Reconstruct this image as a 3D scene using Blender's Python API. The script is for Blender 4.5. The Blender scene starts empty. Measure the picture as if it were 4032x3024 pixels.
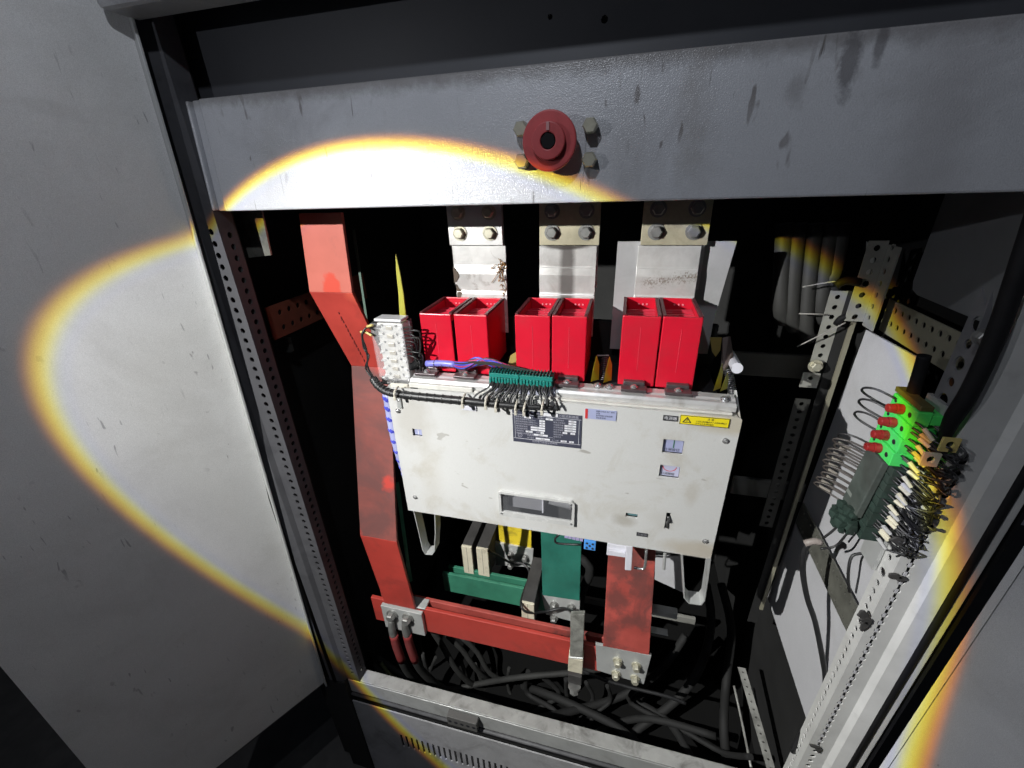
import bpy, bmesh, math, random
import numpy as np
from mathutils import Vector, Matrix
random.seed(7)
S = 0.6                      # metres per layout unit (camera sits 1 unit in front of the cabinet face)
CZ = 1.62                    # eye height
sc = bpy.context.scene
COL = sc.collection
# ------------------------------------------------------------------ camera
F = 1679.0
XA = Vector((0.96819288, 0.07673489, -0.23814765))
YA = Vector((0.24782969, -0.42495557, 0.87062806))
ZA = Vector((-0.03439462, -0.90195594, -0.43045614))
def W(p): return Vector((p[0]*S, (p[1]-1.0)*S, p[2]*S+CZ))
cam_d = bpy.data.cameras.new('camera'); cam = bpy.data.objects.new('camera', cam_d); COL.objects.link(cam)
cam_d.sensor_width = 36; cam_d.lens = F/4032*36; cam_d.clip_end = 50; cam_d.clip_start = 0.01
R = Matrix((XA, YA, ZA))     # rows: world axes in (right, down, forward)
right = Vector((R[0][0], R[1][0], R[2][0])); down = Vector((R[0][1], R[1][1], R[2][1])); fwd = Vector((R[0][2], R[1][2], R[2][2]))
m = Matrix((right, -down, -fwd)).transposed().to_4x4(); m.translation = W((0, 0, 0))
cam.matrix_world = m
sc.camera = cam
def ray(x, y):
    c = Vector((x-2016, y-1512, F)); return Vector((XA.dot(c), YA.dot(c), ZA.dot(c)))
def U(x, y, Y=None, X=None, Z=None):
    d = ray(x, y)
    if Y is not None: return d*(Y/d[1])
    if X is not None: return d*(X/d[0])
    return d*(Z/d[2])
# ------------------------------------------------------------------ world, exposure
w = bpy.data.worlds.new('World'); sc.world = w; w.use_nodes = True
bg = w.node_tree.nodes['Background']; bg.inputs[0].default_value = (0.55, 0.62, 0.8, 1); bg.inputs[1].default_value = 0.030
sc.view_settings.view_transform = 'Standard'; sc.view_settings.look = 'None'
sc.view_settings.exposure = 0; sc.view_settings.gamma = 1
try:
    sc.cycles.use_denoising = True; sc.cycles.max_bounces = 6; sc.cycles.sample_clamp_indirect = 4
except Exception: pass
# ------------------------------------------------------------------ the torch (focused beam with a coloured rim) and a weak second lamp
LAMP = (-1.246, -0.337, 0.299); AXIS = Vector((0.37787, 0.70918, -0.59521)).normalized()
def torch():
    ld = bpy.data.lights.new('torch', 'POINT'); ld.shadow_soft_size = 0.006; ld.energy = 1.0
    lo = bpy.data.objects.new('torch', ld); COL.objects.link(lo); lo.location = W(LAMP)
    ld.use_nodes = True; nt = ld.node_tree; N = nt.nodes; Lk = nt.links; N.clear()
    out = N.new('ShaderNodeOutputLight'); em = N.new('ShaderNodeEmission'); Lk.new(em.outputs[0], out.inputs[0])
    geo = N.new('ShaderNodeNewGeometry')
    def vm(op, a, b=None):
        n = N.new('ShaderNodeVectorMath'); n.operation = op
        for i, v in enumerate((a, b)):
            if v is None: continue
            if hasattr(v, 'is_output'): Lk.new(v, n.inputs[i])
            else: n.inputs[i].default_value = v
        return n
    def mm(op, a, b=None, c=None, clamp=False):
        n = N.new('ShaderNodeMath'); n.operation = op; n.use_clamp = clamp
        for i, v in enumerate((a, b, c)):
            if v is None: continue
            if hasattr(v, 'is_output'): Lk.new(v, n.inputs[i])
            else: n.inputs[i].default_value = v
        return n.outputs[0]
    d = vm('SCALE', geo.outputs['Incoming']); d.inputs[3].default_value = TORCH_SIGN; d = d.outputs[0]
    ca = vm('DOT_PRODUCT', d, tuple(AXIS)).outputs['Value']
    ang = mm('MULTIPLY', mm('ARCCOSINE', ca), 180/math.pi)
    # the beam is a little flattened on one side: measure azimuth against that side
    tgt = Vector((0.93, 0.95, -1.55)) - Vector(LAMP); wv = (tgt - AXIS*tgt.dot(AXIS)).normalized()
    sn = mm('SINE', mm('ARCCOSINE', ca)); az = mm('DIVIDE', vm('DOT_PRODUCT', d, tuple(wv)).outputs['Value'], mm('MAXIMUM', sn, 0.001))
    az = mm('POWER', mm('MAXIMUM', az, 0.0), 10.0)
    ang2 = mm('ADD', ang, mm('MULTIPLY', az, 3.1))
    t = mm('DIVIDE', mm('SUBTRACT', ang2, 24.3), 6.0, clamp=True)     # 24..30 degrees
    cr = N.new('ShaderNodeValToRGB'); Lk.new(t, cr.inputs[0]); e = cr.color_ramp.elements
    cr.color_ramp.interpolation = 'LINEAR'
    stops = [(0.0, (1, 1, .97)), (0.47, (.98, .98, .99)), (0.53, (.82, .85, 1.08)), (0.58, (.98, 1.02, .98)), (0.63, (1.22, 1.2, .42)),
             (0.68, (1.30, 1.15, .12)), (0.74, (1.14, .73, .05)), (0.79, (.72, .25, .07)), (0.84, (.17, .11, .09)), (0.885, (.075, .075, .077)), (1.0, (.068, .070, .076))]
    e[0].position = 0; e[0].color = (*stops[0][1], 1); e[1].position = 1; e[1].color = (*stops[-1][1], 1)
    for p, c in stops[1:-1]:
        q = e.new(.70+(p-.70)*.8); q.color = (*c, 1)
    # centre of the beam is hotter, the spill weakens away from it
    core = mm('ADD', 1.0, mm('MULTIPLY', mm('POWER', mm('MAXIMUM', mm('SUBTRACT', 1.0, mm('DIVIDE', ang, 26.0)), 0.0), 1.3), CORE))
    spill = mm('SUBTRACT', 1.0, mm('MULTIPLY', mm('MAXIMUM', mm('SUBTRACT', ang, 29.0), 0.0), 0.0110), clamp=True)
    outside = mm('DIVIDE', mm('SUBTRACT', ang2, 28.8), 0.6, clamp=True)
    spill = mm('MULTIPLY', spill, mm('ADD', 1.0, mm('MULTIPLY', mm('MULTIPLY', az, outside), 2.2)))
    fo = N.new('ShaderNodeLightFalloff'); fo.inputs['Strength'].default_value = TORCH_POWER
    st = mm('MULTIPLY', mm('MULTIPLY', core, spill), mm('ADD', mm('MULTIPLY', fo.outputs['Linear'], .75), mm('MULTIPLY', fo.outputs['Constant'], .45)))
    Lk.new(cr.outputs[0], em.inputs[0]); Lk.new(st, em.inputs[1])
TORCH_SIGN = 1.0; CORE = 0.55; TORCH_POWER = 49.0
torch()
fl = bpy.data.lights.new('second_lamp', 'POINT'); fl.energy = 6.3; fl.color = (0.86, 0.91, 1.0); fl.shadow_soft_size = 0.012
fo_ = bpy.data.objects.new('second_lamp', fl); COL.objects.link(fo_); fo_.location = W((-0.30, 0.05, 0.85))
# ------------------------------------------------------------------ materials
MATS = {}
def mat(name, col, rough=0.5, metal=0.0, var=0.12, vs=6.0, bump=0.0, bs=200.0, dirt=None, dcol=(.05, .045, .04), ds=8.0, stretch=(1, 1, 1), spec=0.5, trans=0.0, alpha=1.0, emit=0, dthr=.52, coat=0.0, rvar=0.1, grain=0.0):
    if name in MATS: return MATS[name]
    M = bpy.data.materials.new(name); M.use_nodes = True; nt = M.node_tree; N = nt.nodes; L = nt.links
    b = N['Principled BSDF']; b.inputs['Roughness'].default_value = rough; b.inputs['Metallic'].default_value = metal
    b.inputs['Specular IOR Level'].default_value = spec
    if coat: b.inputs['Coat Weight'].default_value = coat; b.inputs['Coat Roughness'].default_value = .12
    if trans: b.inputs['Transmission Weight'].default_value = trans
    b.inputs['Alpha'].default_value = alpha
    geo = N.new('ShaderNodeNewGeometry'); mp = N.new('ShaderNodeMapping'); L.new(geo.outputs['Position'], mp.inputs[0]); mp.inputs['Scale'].default_value = stretch
    n1 = N.new('ShaderNodeTexNoise'); n1.inputs['Scale'].default_value = vs; n1.inputs['Detail'].default_value = 7; n1.inputs['Roughness'].default_value = .62; L.new(mp.outputs[0], n1.inputs['Vector'])
    mix = N.new('ShaderNodeMix'); mix.data_type = 'RGBA'
    mr = N.new('ShaderNodeMapRange'); L.new(n1.outputs[0], mr.inputs[0]); mr.inputs[1].default_value = .3; mr.inputs[2].default_value = .72
    L.new(mr.outputs[0], mix.inputs[0])
    mix.inputs[6].default_value = (*[c*(1-var) for c in col], 1); mix.inputs[7].default_value = (*[min(1, c*(1+var)) for c in col], 1)
    outc = mix.outputs[2]
    if dirt:
        n2 = N.new('ShaderNodeTexNoise'); n2.inputs['Scale'].default_value = ds; n2.inputs['Detail'].default_value = 9; n2.inputs['Roughness'].default_value = .68; n2.inputs['Distortion'].default_value = .6
        mp2 = N.new('ShaderNodeMapping'); mp2.inputs['Location'].default_value = (3.1, 7.7, 1.3); mp2.inputs['Scale'].default_value = stretch
        L.new(geo.outputs['Position'], mp2.inputs[0]); L.new(mp2.outputs[0], n2.inputs['Vector'])
        m2 = N.new('ShaderNodeMapRange'); L.new(n2.outputs[0], m2.inputs[0]); m2.inputs[1].default_value = dthr; m2.inputs[2].default_value = dthr+.2; m2.inputs[4].default_value = dirt
        mx = N.new('ShaderNodeMix'); mx.data_type = 'RGBA'; L.new(m2.outputs[0], mx.inputs[0]); L.new(outc, mx.inputs[6]); mx.inputs[7].default_value = (*dcol, 1)
        outc = mx.outputs[2]
    if grain:
        ng = N.new('ShaderNodeTexNoise'); ng.inputs['Scale'].default_value = 950; ng.inputs['Detail'].default_value = 2; ng.inputs['Roughness'].default_value = .8; L.new(geo.outputs['Position'], ng.inputs['Vector'])
        gr = N.new('ShaderNodeMapRange'); L.new(ng.outputs[0], gr.inputs[0]); gr.inputs[1].default_value = .25; gr.inputs[2].default_value = .75; gr.inputs[3].default_value = 1-grain; gr.inputs[4].default_value = 1+grain
        gx = N.new('ShaderNodeVectorMath'); gx.operation = 'SCALE'; L.new(outc, gx.inputs[0]); L.new(gr.outputs[0], gx.inputs[3]); outc = gx.outputs[0]
    L.new(outc, b.inputs['Base Color'])
    r = N.new('ShaderNodeMapRange'); L.new(n1.outputs[0], r.inputs[0]); r.inputs[3].default_value = max(.02, rough-rvar); r.inputs[4].default_value = min(1, rough+rvar); L.new(r.outputs[0], b.inputs['Roughness'])
    if bump:
        n3 = N.new('ShaderNodeTexNoise'); n3.inputs['Scale'].default_value = bs; n3.inputs['Detail'].default_value = 3; L.new(geo.outputs['Position'], n3.inputs['Vector'])
        bp = N.new('ShaderNodeBump'); bp.inputs['Strength'].default_value = bump; bp.inputs['Distance'].default_value = .001; L.new(n3.outputs[0], bp.inputs['Height']); L.new(bp.outputs[0], b.inputs['Normal'])
    MATS[name] = M; M['out'] = 1
    return M
def add_marks(M, items):
    """scratches and scuffs laid over a paint: items = (kind, params); kind 'scratch' thin dark strokes"""
    nt = M.node_tree; N = nt.nodes; L = nt.links; b = N['Principled BSDF']
    geo = N.new('ShaderNodeNewGeometry')
    for (sc3, rot, thr, wd, dens, amt, col) in items:
        lk = b.inputs['Base Color'].links[0]; src = lk.from_socket
        mp = N.new('ShaderNodeMapping'); mp.inputs['Rotation'].default_value = rot; mp.inputs['Scale'].default_value = sc3; L.new(geo.outputs['Position'], mp.inputs[0])
        v = N.new('ShaderNodeTexNoise'); v.inputs['Scale'].default_value = 1; v.inputs['Detail'].default_value = 2; v.inputs['Distortion'].default_value = .3; L.new(mp.outputs[0], v.inputs['Vector'])
        r = N.new('ShaderNodeMapRange'); r.inputs[1].default_value = thr; r.inputs[2].default_value = thr+wd; L.new(v.outputs[0], r.inputs[0])
        g = N.new('ShaderNodeTexNoise'); g.inputs['Scale'].default_value = dens; g.inputs['Detail'].default_value = 2; L.new(geo.outputs['Position'], g.inputs['Vector'])
        g2 = N.new('ShaderNodeMapRange'); g2.inputs[1].default_value = .5; g2.inputs[2].default_value = .62; g2.inputs[4].default_value = amt; L.new(g.outputs[0], g2.inputs[0])
        mu = N.new('ShaderNodeMath'); mu.operation = 'MULTIPLY'; L.new(r.outputs[0], mu.inputs[0]); L.new(g2.outputs[0], mu.inputs[1])
        mx = N.new('ShaderNodeMix'); mx.data_type = 'RGBA'; L.new(mu.outputs[0], mx.inputs[0]); L.new(src, mx.inputs[6]); mx.inputs[7].default_value = (*col, 1)
        L.new(mx.outputs[2], b.inputs['Base Color'])
    return M
PAINT = add_marks(mat('cabinet_paint', (.60, .60, .595), .38, grain=.22, var=.07, vs=5, bump=.12, bs=900, dirt=.35, dcol=(.40, .39, .375), ds=5, dthr=.5),
                  [((150, 150, 22), (.12, .1, .0), .69, .03, 6, .6, (.16, .16, .17)), ((60, 60, 30), (.3, -.4, 0), .70, .04, 8, .55, (.16, .15, .16)), ((7, 7, 22), (.5, .2, 0), .60, .10, 3, .22, (.40, .39, .38))])
BEAM = add_marks(mat('crossbeam_paint', (.52, .53, .555), .20, grain=.13, rvar=.05, var=.07, vs=6, bump=.55, bs=650, dirt=.45, dcol=(.27, .26, .27), ds=6, dthr=.54),
                 [((150, 150, 9), (0, .15, 0), .67, .04, 9, .9, (.07, .06, .05)), ((60, 60, 20), (0, .6, 0), .66, .05, 5, .7, (.14, .12, .11))])
FRAME = mat('frame_steel_paint', (.34, .34, .35), .42, grain=.2, var=.15, vs=9, bump=.1, bs=500, dirt=.6, dcol=(.10, .095, .09), ds=10, dthr=.5)
POSTL = mat('left_post_shaded_paint', (.075, .075, .082), .6, var=.15, vs=9, dirt=.5, dcol=(.02, .02, .025), ds=10, dthr=.5, spec=.3)  # dark base tone paints in the shade lying on the left post
GALV = mat('galvanised_steel', (.52, .53, .52), .38, .35, var=.12, vs=14, bump=.08, bs=300, dirt=.4, dcol=(.18, .17, .15), ds=18, dthr=.55)
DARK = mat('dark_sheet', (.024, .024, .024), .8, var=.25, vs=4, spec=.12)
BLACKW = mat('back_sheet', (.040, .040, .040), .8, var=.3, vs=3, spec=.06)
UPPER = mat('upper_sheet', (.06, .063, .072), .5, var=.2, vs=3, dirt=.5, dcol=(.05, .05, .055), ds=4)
RUB = mat('black_rubber', (.009, .009, .010), .7, var=.3, vs=30, spec=.2)
RUBG = mat('grey_rubber', (.09, .09, .095), .6, var=.3, vs=30)
CREAM = add_marks(mat('cream_panel_paint', (.565, .565, .555), .36, grain=.07, var=.03, vs=4, bump=.05, bs=700, dirt=.55, dcol=(.38, .34, .26), ds=9, dthr=.54),
                  [((26, 26, 60), (0, 1.2, 0), .70, .03, 9, .6, (.22, .20, .17)), ((30, 30, 30), (0, 0, 0), .69, .03, 16, .55, (.25, .23, .20))])
CREAM2 = mat('cream_cover', (.60, .59, .55), .4, var=.06, vs=20, dirt=.4, dcol=(.25, .23, .2), ds=16)
ALU = mat('aluminium', (.66, .655, .65), .35, .45, var=.12, vs=18, bump=.12, bs=160, dirt=.5, dcol=(.24, .21, .18), ds=22, dthr=.56)
ALU2 = mat('scorched_aluminium', (.60, .595, .585), .40, .35, var=.16, vs=22, bump=.2, bs=120, dirt=.8, dcol=(.10, .06, .03), ds=34, dthr=.57)
BRASS = mat('yellowed_bus_steel', (.50, .46, .33), .38, .35, var=.14, vs=30, bump=.08, bs=200, dirt=.4, dcol=(.2, .16, .1), ds=30)
REDB = mat('red_bus_sleeve', (.43, .05, .038), .42, var=.14, vs=11, bump=.06, bs=200, dirt=.6, dcol=(.20, .035, .03), ds=9, dthr=.5)
REDD = mat('dusty_red_bus_sleeve', (.36, .065, .052), .55, var=.22, vs=14, bump=.06, bs=200, dirt=.95, dcol=(.07, .035, .033), ds=9, dthr=.46)
REDP = mat('hazy_red_bus_sleeve', (.60, .17, .13), .4, var=.1, vs=8, bump=.05, bs=200, dirt=.75, dcol=(.20, .085, .08), ds=5, dthr=.5)  # paleness puts the haze over the lit top segment into the colour
GRNB = mat('green_bus_sleeve', (.04, .19, .12), .45, var=.2, vs=12, dirt=.6, dcol=(.015, .09, .06), ds=12)
GRNT = mat('teal_bus_sleeve', (.022, .14, .105), .45, var=.2, vs=12, dirt=.6, dcol=(.012, .08, .06), ds=12)
YELB = mat('yellow_bus_sleeve', (.66, .50, .03), .45, var=.2, vs=14, dirt=.85, dcol=(.12, .09, .03), ds=26, dthr=.53)
ARC = mat('crimson_plastic', (.60, .008, .028), .34, var=.07, vs=9, bump=.1, bs=350, dirt=.3, dcol=(.36, .03, .04), ds=14, dthr=.5)
ARCE = mat('dark_edge_plastic', (.10, .02, .025), .5, var=.2, vs=30)
FIN = mat('splitter_plate_red', (.60, .03, .06), .4, var=.12, vs=30)
KNOB = mat('knob_red', (.50, .075, .08), .45, var=.1, vs=20, dirt=.4, dcol=(.2, .03, .03), ds=30)
BOLT = mat('zinc_bolt', (.50, .48, .38), .38, .5, var=.15, vs=60)
BOLTG = mat('grey_bolt', (.26, .26, .25), .42, .5, var=.2, vs=60)
SCREW = mat('screw_chrome', (.62, .62, .62), .22, .8, var=.1, vs=60)
INSB = mat('black_insulator', (.045, .043, .042), .75, var=.3, vs=30)
INSC = mat('cream_insulator', (.58, .54, .42), .6, var=.12, vs=22, dirt=.5, dcol=(.25, .21, .15), ds=40)
TEAL = mat('teal_plastic', (.015, .20, .17), .4, var=.1, vs=40)
TGRN = mat('bright_green_plastic', (.08, .74, .14), .45, var=.12, vs=40)
TGRD = mat('dark_green_plastic', (.028, .050, .040), .6, var=.35, vs=60, dirt=.5)
TGRY = mat('dusty_grey_terminal', (.075, .09, .08), .6, var=.25, vs=50, dirt=.5)
FUSE = mat('translucent_red_fuse', (.33, .025, .025), .3, var=.3, vs=60, dirt=.5, dcol=(.12, .01, .01), ds=30)
CABLE = mat('black_wire', (.018, .018, .019), .42, var=.3, vs=40)
CABLG = mat('grey_cable', (.022, .022, .021), .75, var=.3, vs=14)
CABR = mat('red_heat_shrink', (.20, .03, .03), .5, var=.3, vs=20)
VIOL = mat('violet_sleeve', (.20, .20, .62), .35, var=.08, vs=30)
BLUEW = mat('blue_wire', (.05, .07, .55), .4, var=.2, vs=30)
REDW = mat('magenta_wire', (.45, .02, .12), .4, var=.2, vs=30)
TIE = mat('cable_tie_nylon', (.50, .47, .40), .4, var=.15, vs=30)
NAV = mat('nameplate_navy', (.055, .058, .085), .35, var=.1, vs=30)
WHT = mat('print_white', (.72, .72, .76), .4, var=.02)
LBLK = mat('label_black', (.035, .035, .04), .4, var=.1)
LYEL = mat('label_yellow', (.80, .66, .02), .4, var=.03)
LLAV = mat('label_lavender', (.34, .36, .55), .4, var=.04)
PBLK = mat('print_black', (.02, .02, .025), .5)
PRED = mat('print_red', (.55, .04, .04), .4)
PGRN = mat('print_green', (.03, .15, .07), .4)
BORNG = mat('orange_bounce_steel', (.30, .085, .05), .6, var=.2, vs=20)  # red bounce light put into the bar's colour
YSTRIP = mat('yellow_plastic_strip', (.40, .38, .05), .4, var=.1, vs=20)
OCHRE = mat('ochre_ferrule', (.62, .50, .18), .4, var=.2, vs=40)
PALEF = mat('pale_ferrule', (.66, .62, .48), .4, var=.2, vs=40)
BLUET = mat('blue_terminal', (.08, .30, .75), .4, var=.05)
WPLA = mat('white_plastic', (.62, .62, .68), .4, var=.05, vs=20, dirt=.3, dcol=(.3, .3, .3))
CLW = mat('milky_contact', (.66, .66, .66), .25, var=.08, vs=60, spec=.8)
CLEAR = mat('clear_plastic', (.85, .85, .87), .06, var=.0, alpha=.12, rvar=.02, spec=1.0)
SMOK = mat('window_glass', (.30, .31, .34), .05, var=.0, alpha=.10, rvar=.02, spec=1.0)
FRAMEW = mat('window_frame_plastic', (.52, .52, .51), .25, var=.1, vs=40, spec=.8)
FLOOR = mat('dusty_concrete', (.07, .068, .065), .85, var=.3, vs=6, dirt=.5, dcol=(.03, .03, .03))
TUBE = mat('grey_conduit', (.035, .035, .033), .6, var=.15, vs=10)
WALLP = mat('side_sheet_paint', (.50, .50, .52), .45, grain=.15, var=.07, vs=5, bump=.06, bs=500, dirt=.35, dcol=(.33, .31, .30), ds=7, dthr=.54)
WALLD = mat('shaded_side_sheet', (.17, .175, .18), .5, var=.12, vs=5, dirt=.3, dcol=(.1, .1, .1), ds=7)  # darker copy of the side sheet, dimness outside the beam put into its colour
def band(M, centre, ax, half, col, amt, ns, axis2=None):
    """burn / soot mark of its own shape: distance from centre (layout units) along given weights, roughened by noise"""
    nt = M.node_tree; N = nt.nodes; L = nt.links; b = N['Principled BSDF']; src = b.inputs['Base Color'].links[0].from_socket
    geo = N.new('ShaderNodeNewGeometry'); c = W(centre)
    sb = N.new('ShaderNodeVectorMath'); sb.operation = 'SUBTRACT'; L.new(geo.outputs['Position'], sb.inputs[0]); sb.inputs[1].default_value = c
    ml = N.new('ShaderNodeVectorMath'); ml.operation = 'MULTIPLY'; L.new(sb.outputs[0], ml.inputs[0]); ml.inputs[1].default_value = [a/S for a in ax]
    ln = N.new('ShaderNodeVectorMath'); ln.operation = 'LENGTH'; L.new(ml.outputs[0], ln.inputs[0])
    no = N.new('ShaderNodeTexNoise'); no.inputs['Scale'].default_value = ns; no.inputs['Detail'].default_value = 8; no.inputs['Roughness'].default_value = .7; L.new(geo.outputs['Position'], no.inputs['Vector'])
    ad = N.new('ShaderNodeMath'); ad.operation = 'MULTIPLY_ADD'; L.new(no.outputs[0], ad.inputs[0]); ad.inputs[1].default_value = half[1]; L.new(ln.outputs['Value'], ad.inputs[2])
    mr = N.new('ShaderNodeMapRange'); L.new(ad.outputs[0], mr.inputs[0]); mr.inputs[1].default_value = half[0]; mr.inputs[2].default_value = half[0]+half[2]; mr.inputs[3].default_value = amt; mr.inputs[4].default_value = 0
    mx = N.new('ShaderNodeMix'); mx.data_type = 'RGBA'; L.new(mr.outputs[0], mx.inputs[0]); L.new(src, mx.inputs[6]); mx.inputs[7].default_value = (*col, 1)
    L.new(mx.outputs[2], b.inputs['Base Color']); return M
# ------------------------------------------------------------------ mesh builder
class MB:
    def __init__(s): s.v = []; s.f = []
    def add(s, vs, fs):
        o = len(s.v); s.v += [Vector(p) for p in vs]; s.f += [tuple(i+o for i in f) for f in fs]; return s
    def hexa(s, a, b):   # a, b: 4-point loops
        vs = list(a)+list(b); n = len(a)
        fs = [tuple(range(n))[::-1], tuple(range(n, 2*n))]+[(i, (i+1) % n, n+(i+1) % n, n+i) for i in range(n)]
        return s.add(vs, fs)
    def box(s, x0, x1, y0, y1, z0, z1):
        return s.hexa([(x0, y0, z0), (x1, y0, z0), (x1, y0, z1), (x0, y0, z1)], [(x0, y1, z0), (x1, y1, z0), (x1, y1, z1), (x0, y1, z1)])
    def prism(s, poly, off):
        off = Vector(off); return s.hexa([Vector(p) for p in poly], [Vector(p)+off for p in poly])
    def cyl(s, p0, p1, r0, r1=None, n=12):
        r1 = r0 if r1 is None else r1; p0 = Vector(p0); p1 = Vector(p1); d = (p1-p0).normalized()
        a = d.orthogonal().normalized(); b = d.cross(a)
        A = [p0+(a*math.cos(t)+b*math.sin(t))*r0 for t in [2*math.pi*i/n for i in range(n)]]
        B = [p1+(a*math.cos(t)+b*math.sin(t))*r1 for t in [2*math.pi*i/n for i in range(n)]]
        return s.hexa(A, B)
    def tube(s, pts, r, n=7, smooth=3):
        P = [Vector(p) for p in pts]
        if smooth and len(P) > 2:
            Q = []
            for i in range(len(P)-1):
                p0 = P[max(i-1, 0)]; p1 = P[i]; p2 = P[i+1]; p3 = P[min(i+2, len(P)-1)]
                for k in range(smooth):
                    t = k/smooth
                    Q.append(.5*((2*p1)+(p2-p0)*t+(2*p0-5*p1+4*p2-p3)*t*t+(3*p1-p0-3*p2+p3)*t*t*t))
            Q.append(P[-1]); P = Q
        vs = []; fs = []; a = None
        for i, p in enumerate(P):
            d = (P[min(i+1, len(P)-1)]-P[max(i-1, 0)])
            if d.length < 1e-9: d = Vector((0, 0, 1))
            d.normalize()
            if a is None: a = d.orthogonal().normalized()
            a = (a-d*a.dot(d)); a = a.normalized() if a.length > 1e-6 else d.orthogonal().normalized()
            b = d.cross(a)
            rr = r(i/(len(P)-1)) if callable(r) else r
            vs += [p+(a*math.cos(2*math.pi*k/n)+b*math.sin(2*math.pi*k/n))*rr for k in range(n)]
        for i in range(len(P)-1):
            for k in range(n): fs.append((i*n+k, i*n+(k+1) % n, (i+1)*n+(k+1) % n, (i+1)*n+k))
        fs.append(tuple(range(n))[::-1]); fs.append(tuple(range((len(P)-1)*n, len(P)*n)))
        return s.add(vs, fs)
    def ribbon(s, pts, wv, th):
        """flat bar following a path: pts path, wv width vector, th thickness"""
        P = [Vector(p) for p in pts]; wv = Vector(wv); vs = []; fs = []
        for i, p in enumerate(P):
            d1 = (P[i]-P[i-1]).normalized() if i else (P[1]-P[0]).normalized()
            d2 = (P[i+1]-P[i]).normalized() if i < len(P)-1 else d1
            n = (d1.cross(wv).normalized()+d2.cross(wv).normalized()); n = n/max(n.length_squared/2, .3) if n.length > 1e-6 else n
            n = n.normalized()*th
            vs += [p, p+wv, p+wv+n, p+n]
        for i in range(len(P)-1):
            for k in range(4): fs.append((i*4+k, i*4+(k+1) % 4, i*4+4+(k+1) % 4, i*4+4+k))
        fs.append((3, 2, 1, 0)); o = (len(P)-1)*4; fs.append((o, o+1, o+2, o+3))
        return s.add(vs, fs)
    def build(s, name, M, parent=None, bevel=0, smooth=False, seg=2):
        V = [W(p) for p in s.v]; c = Vector((0, 0, 0))
        lo = Vector((min(p[i] for p in V) for i in range(3))); hi = Vector((max(p[i] for p in V) for i in range(3)))
        c = (lo+hi)/2; c.z = lo.z if parent is None else c.z
        me = bpy.data.meshes.new(name); me.from_pydata([p-c for p in V], [], s.f); me.update()
        bm = bmesh.new(); bm.from_mesh(me); bmesh.ops.recalc_face_normals(bm, faces=bm.faces); bm.to_mesh(me); bm.free()
        if smooth:
            for p in me.polygons: p.use_smooth = len(p.vertices) == 4
        me.materials.append(M)
        return link(name, me, c, parent, bevel, seg)
def wloc(o):
    v = Vector(o.location)
    while o.parent: o = o.parent; v += Vector(o.location)
    return v
def link(name, me, c, parent=None, bevel=0, seg=2):
    o = bpy.data.objects.new(name, me); COL.objects.link(o)
    if parent: o.parent = parent; o.location = Vector(c)-wloc(parent)
    else: o.location = c
    if bevel:
        b = o.modifiers.new('bevel', 'BEVEL'); b.width = bevel*S; b.segments = seg; b.limit_method = 'ANGLE'; b.harden_normals = False
    return o
def tag(o, label=None, cat=None, group=None, kind=None):
    if label: o['label'] = label
    if cat: o['category'] = cat
    if group: o['group'] = group
    if kind: o['kind'] = kind
    return o
def thing(name, at, label, cat, group=None):
    o = bpy.data.objects.new(name, None); COL.objects.link(o); o.location = W(at); o.empty_display_size = .02
    return tag(o, label, cat, group)
def plate(name, outer, holes, th, to3, nrm, M, parent=None, bevel=0):
    """sheet with real holes. outer / holes: loops of 2-D points, to3 maps 2-D -> layout point, nrm = thickness direction"""
    cu = bpy.data.curves.new('tmp', 'CURVE'); cu.dimensions = '2D'; cu.fill_mode = 'BOTH'; cu.extrude = .5
    for lp in [outer]+holes:
        sp = cu.splines.new('POLY'); sp.points.add(len(lp)-1); sp.use_cyclic_u = True
        for i, p in enumerate(lp): sp.points[i].co = (p[0], p[1], 0, 1)
    ob = bpy.data.objects.new('tmp', cu); COL.objects.link(ob)
    dg = bpy.context.evaluated_depsgraph_get(); dg.update()
    me = bpy.data.meshes.new_from_object(ob.evaluated_get(dg)); bpy.data.objects.remove(ob); bpy.data.curves.remove(cu)
    mb = MB(); nrm = Vector(nrm)
    mb.v = [Vector(to3(v.co.x, v.co.y))+nrm*th*(v.co.z+.5) for v in me.vertices]; mb.f = [tuple(p.vertices) for p in me.polygons]
    bpy.data.meshes.remove(me)
    return mb.build(name, M, parent, bevel)
def circ(x, y, r, n=12, ry=None): return [(x+r*math.cos(2*math.pi*i/n), y+(ry or r)*math.sin(2*math.pi*i/n)) for i in range(n)]
def rect(x0, y0, x1, y1): return [(x0, y0), (x1, y0), (x1, y1), (x0, y1)]
BC = {}
def bolt(p, d, r, h, M, parent, name='bolt', wash=1.35):
    """hex head bolt with washer; mesh shared"""
    d = Vector(d).normalized(); key = (name, tuple(round(x, 2) for x in d), round(r, 4), round(h, 4), M.name)
    if key not in BC:
        a = d.orthogonal().normalized(); b = d.cross(a); q = MB()
        if wash: q.cyl(-d*.001, d*h*.22, r*wash, n=16)
        hx = lambda k, z, rr: d*z+(a*math.cos(math.pi/3*k+.3)+b*math.sin(math.pi/3*k+.3))*rr
        q.hexa([hx(k, h*.22, r) for k in range(6)], [hx(k, h*.85, r) for k in range(6)])
        q.hexa([hx(k, h*.85, r) for k in range(6)], [hx(k, h, r*.82) for k in range(6)])
        me = bpy.data.meshes.new(name); me.from_pydata([v*S for v in q.v], [], q.f); me.update()
        bm = bmesh.new(); bm.from_mesh(me); bmesh.ops.recalc_face_normals(bm, faces=bm.faces); bm.to_mesh(me); bm.free()
        me.materials.append(M); BC[key] = me
    return link(name, BC[key], W(p), parent)
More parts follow.
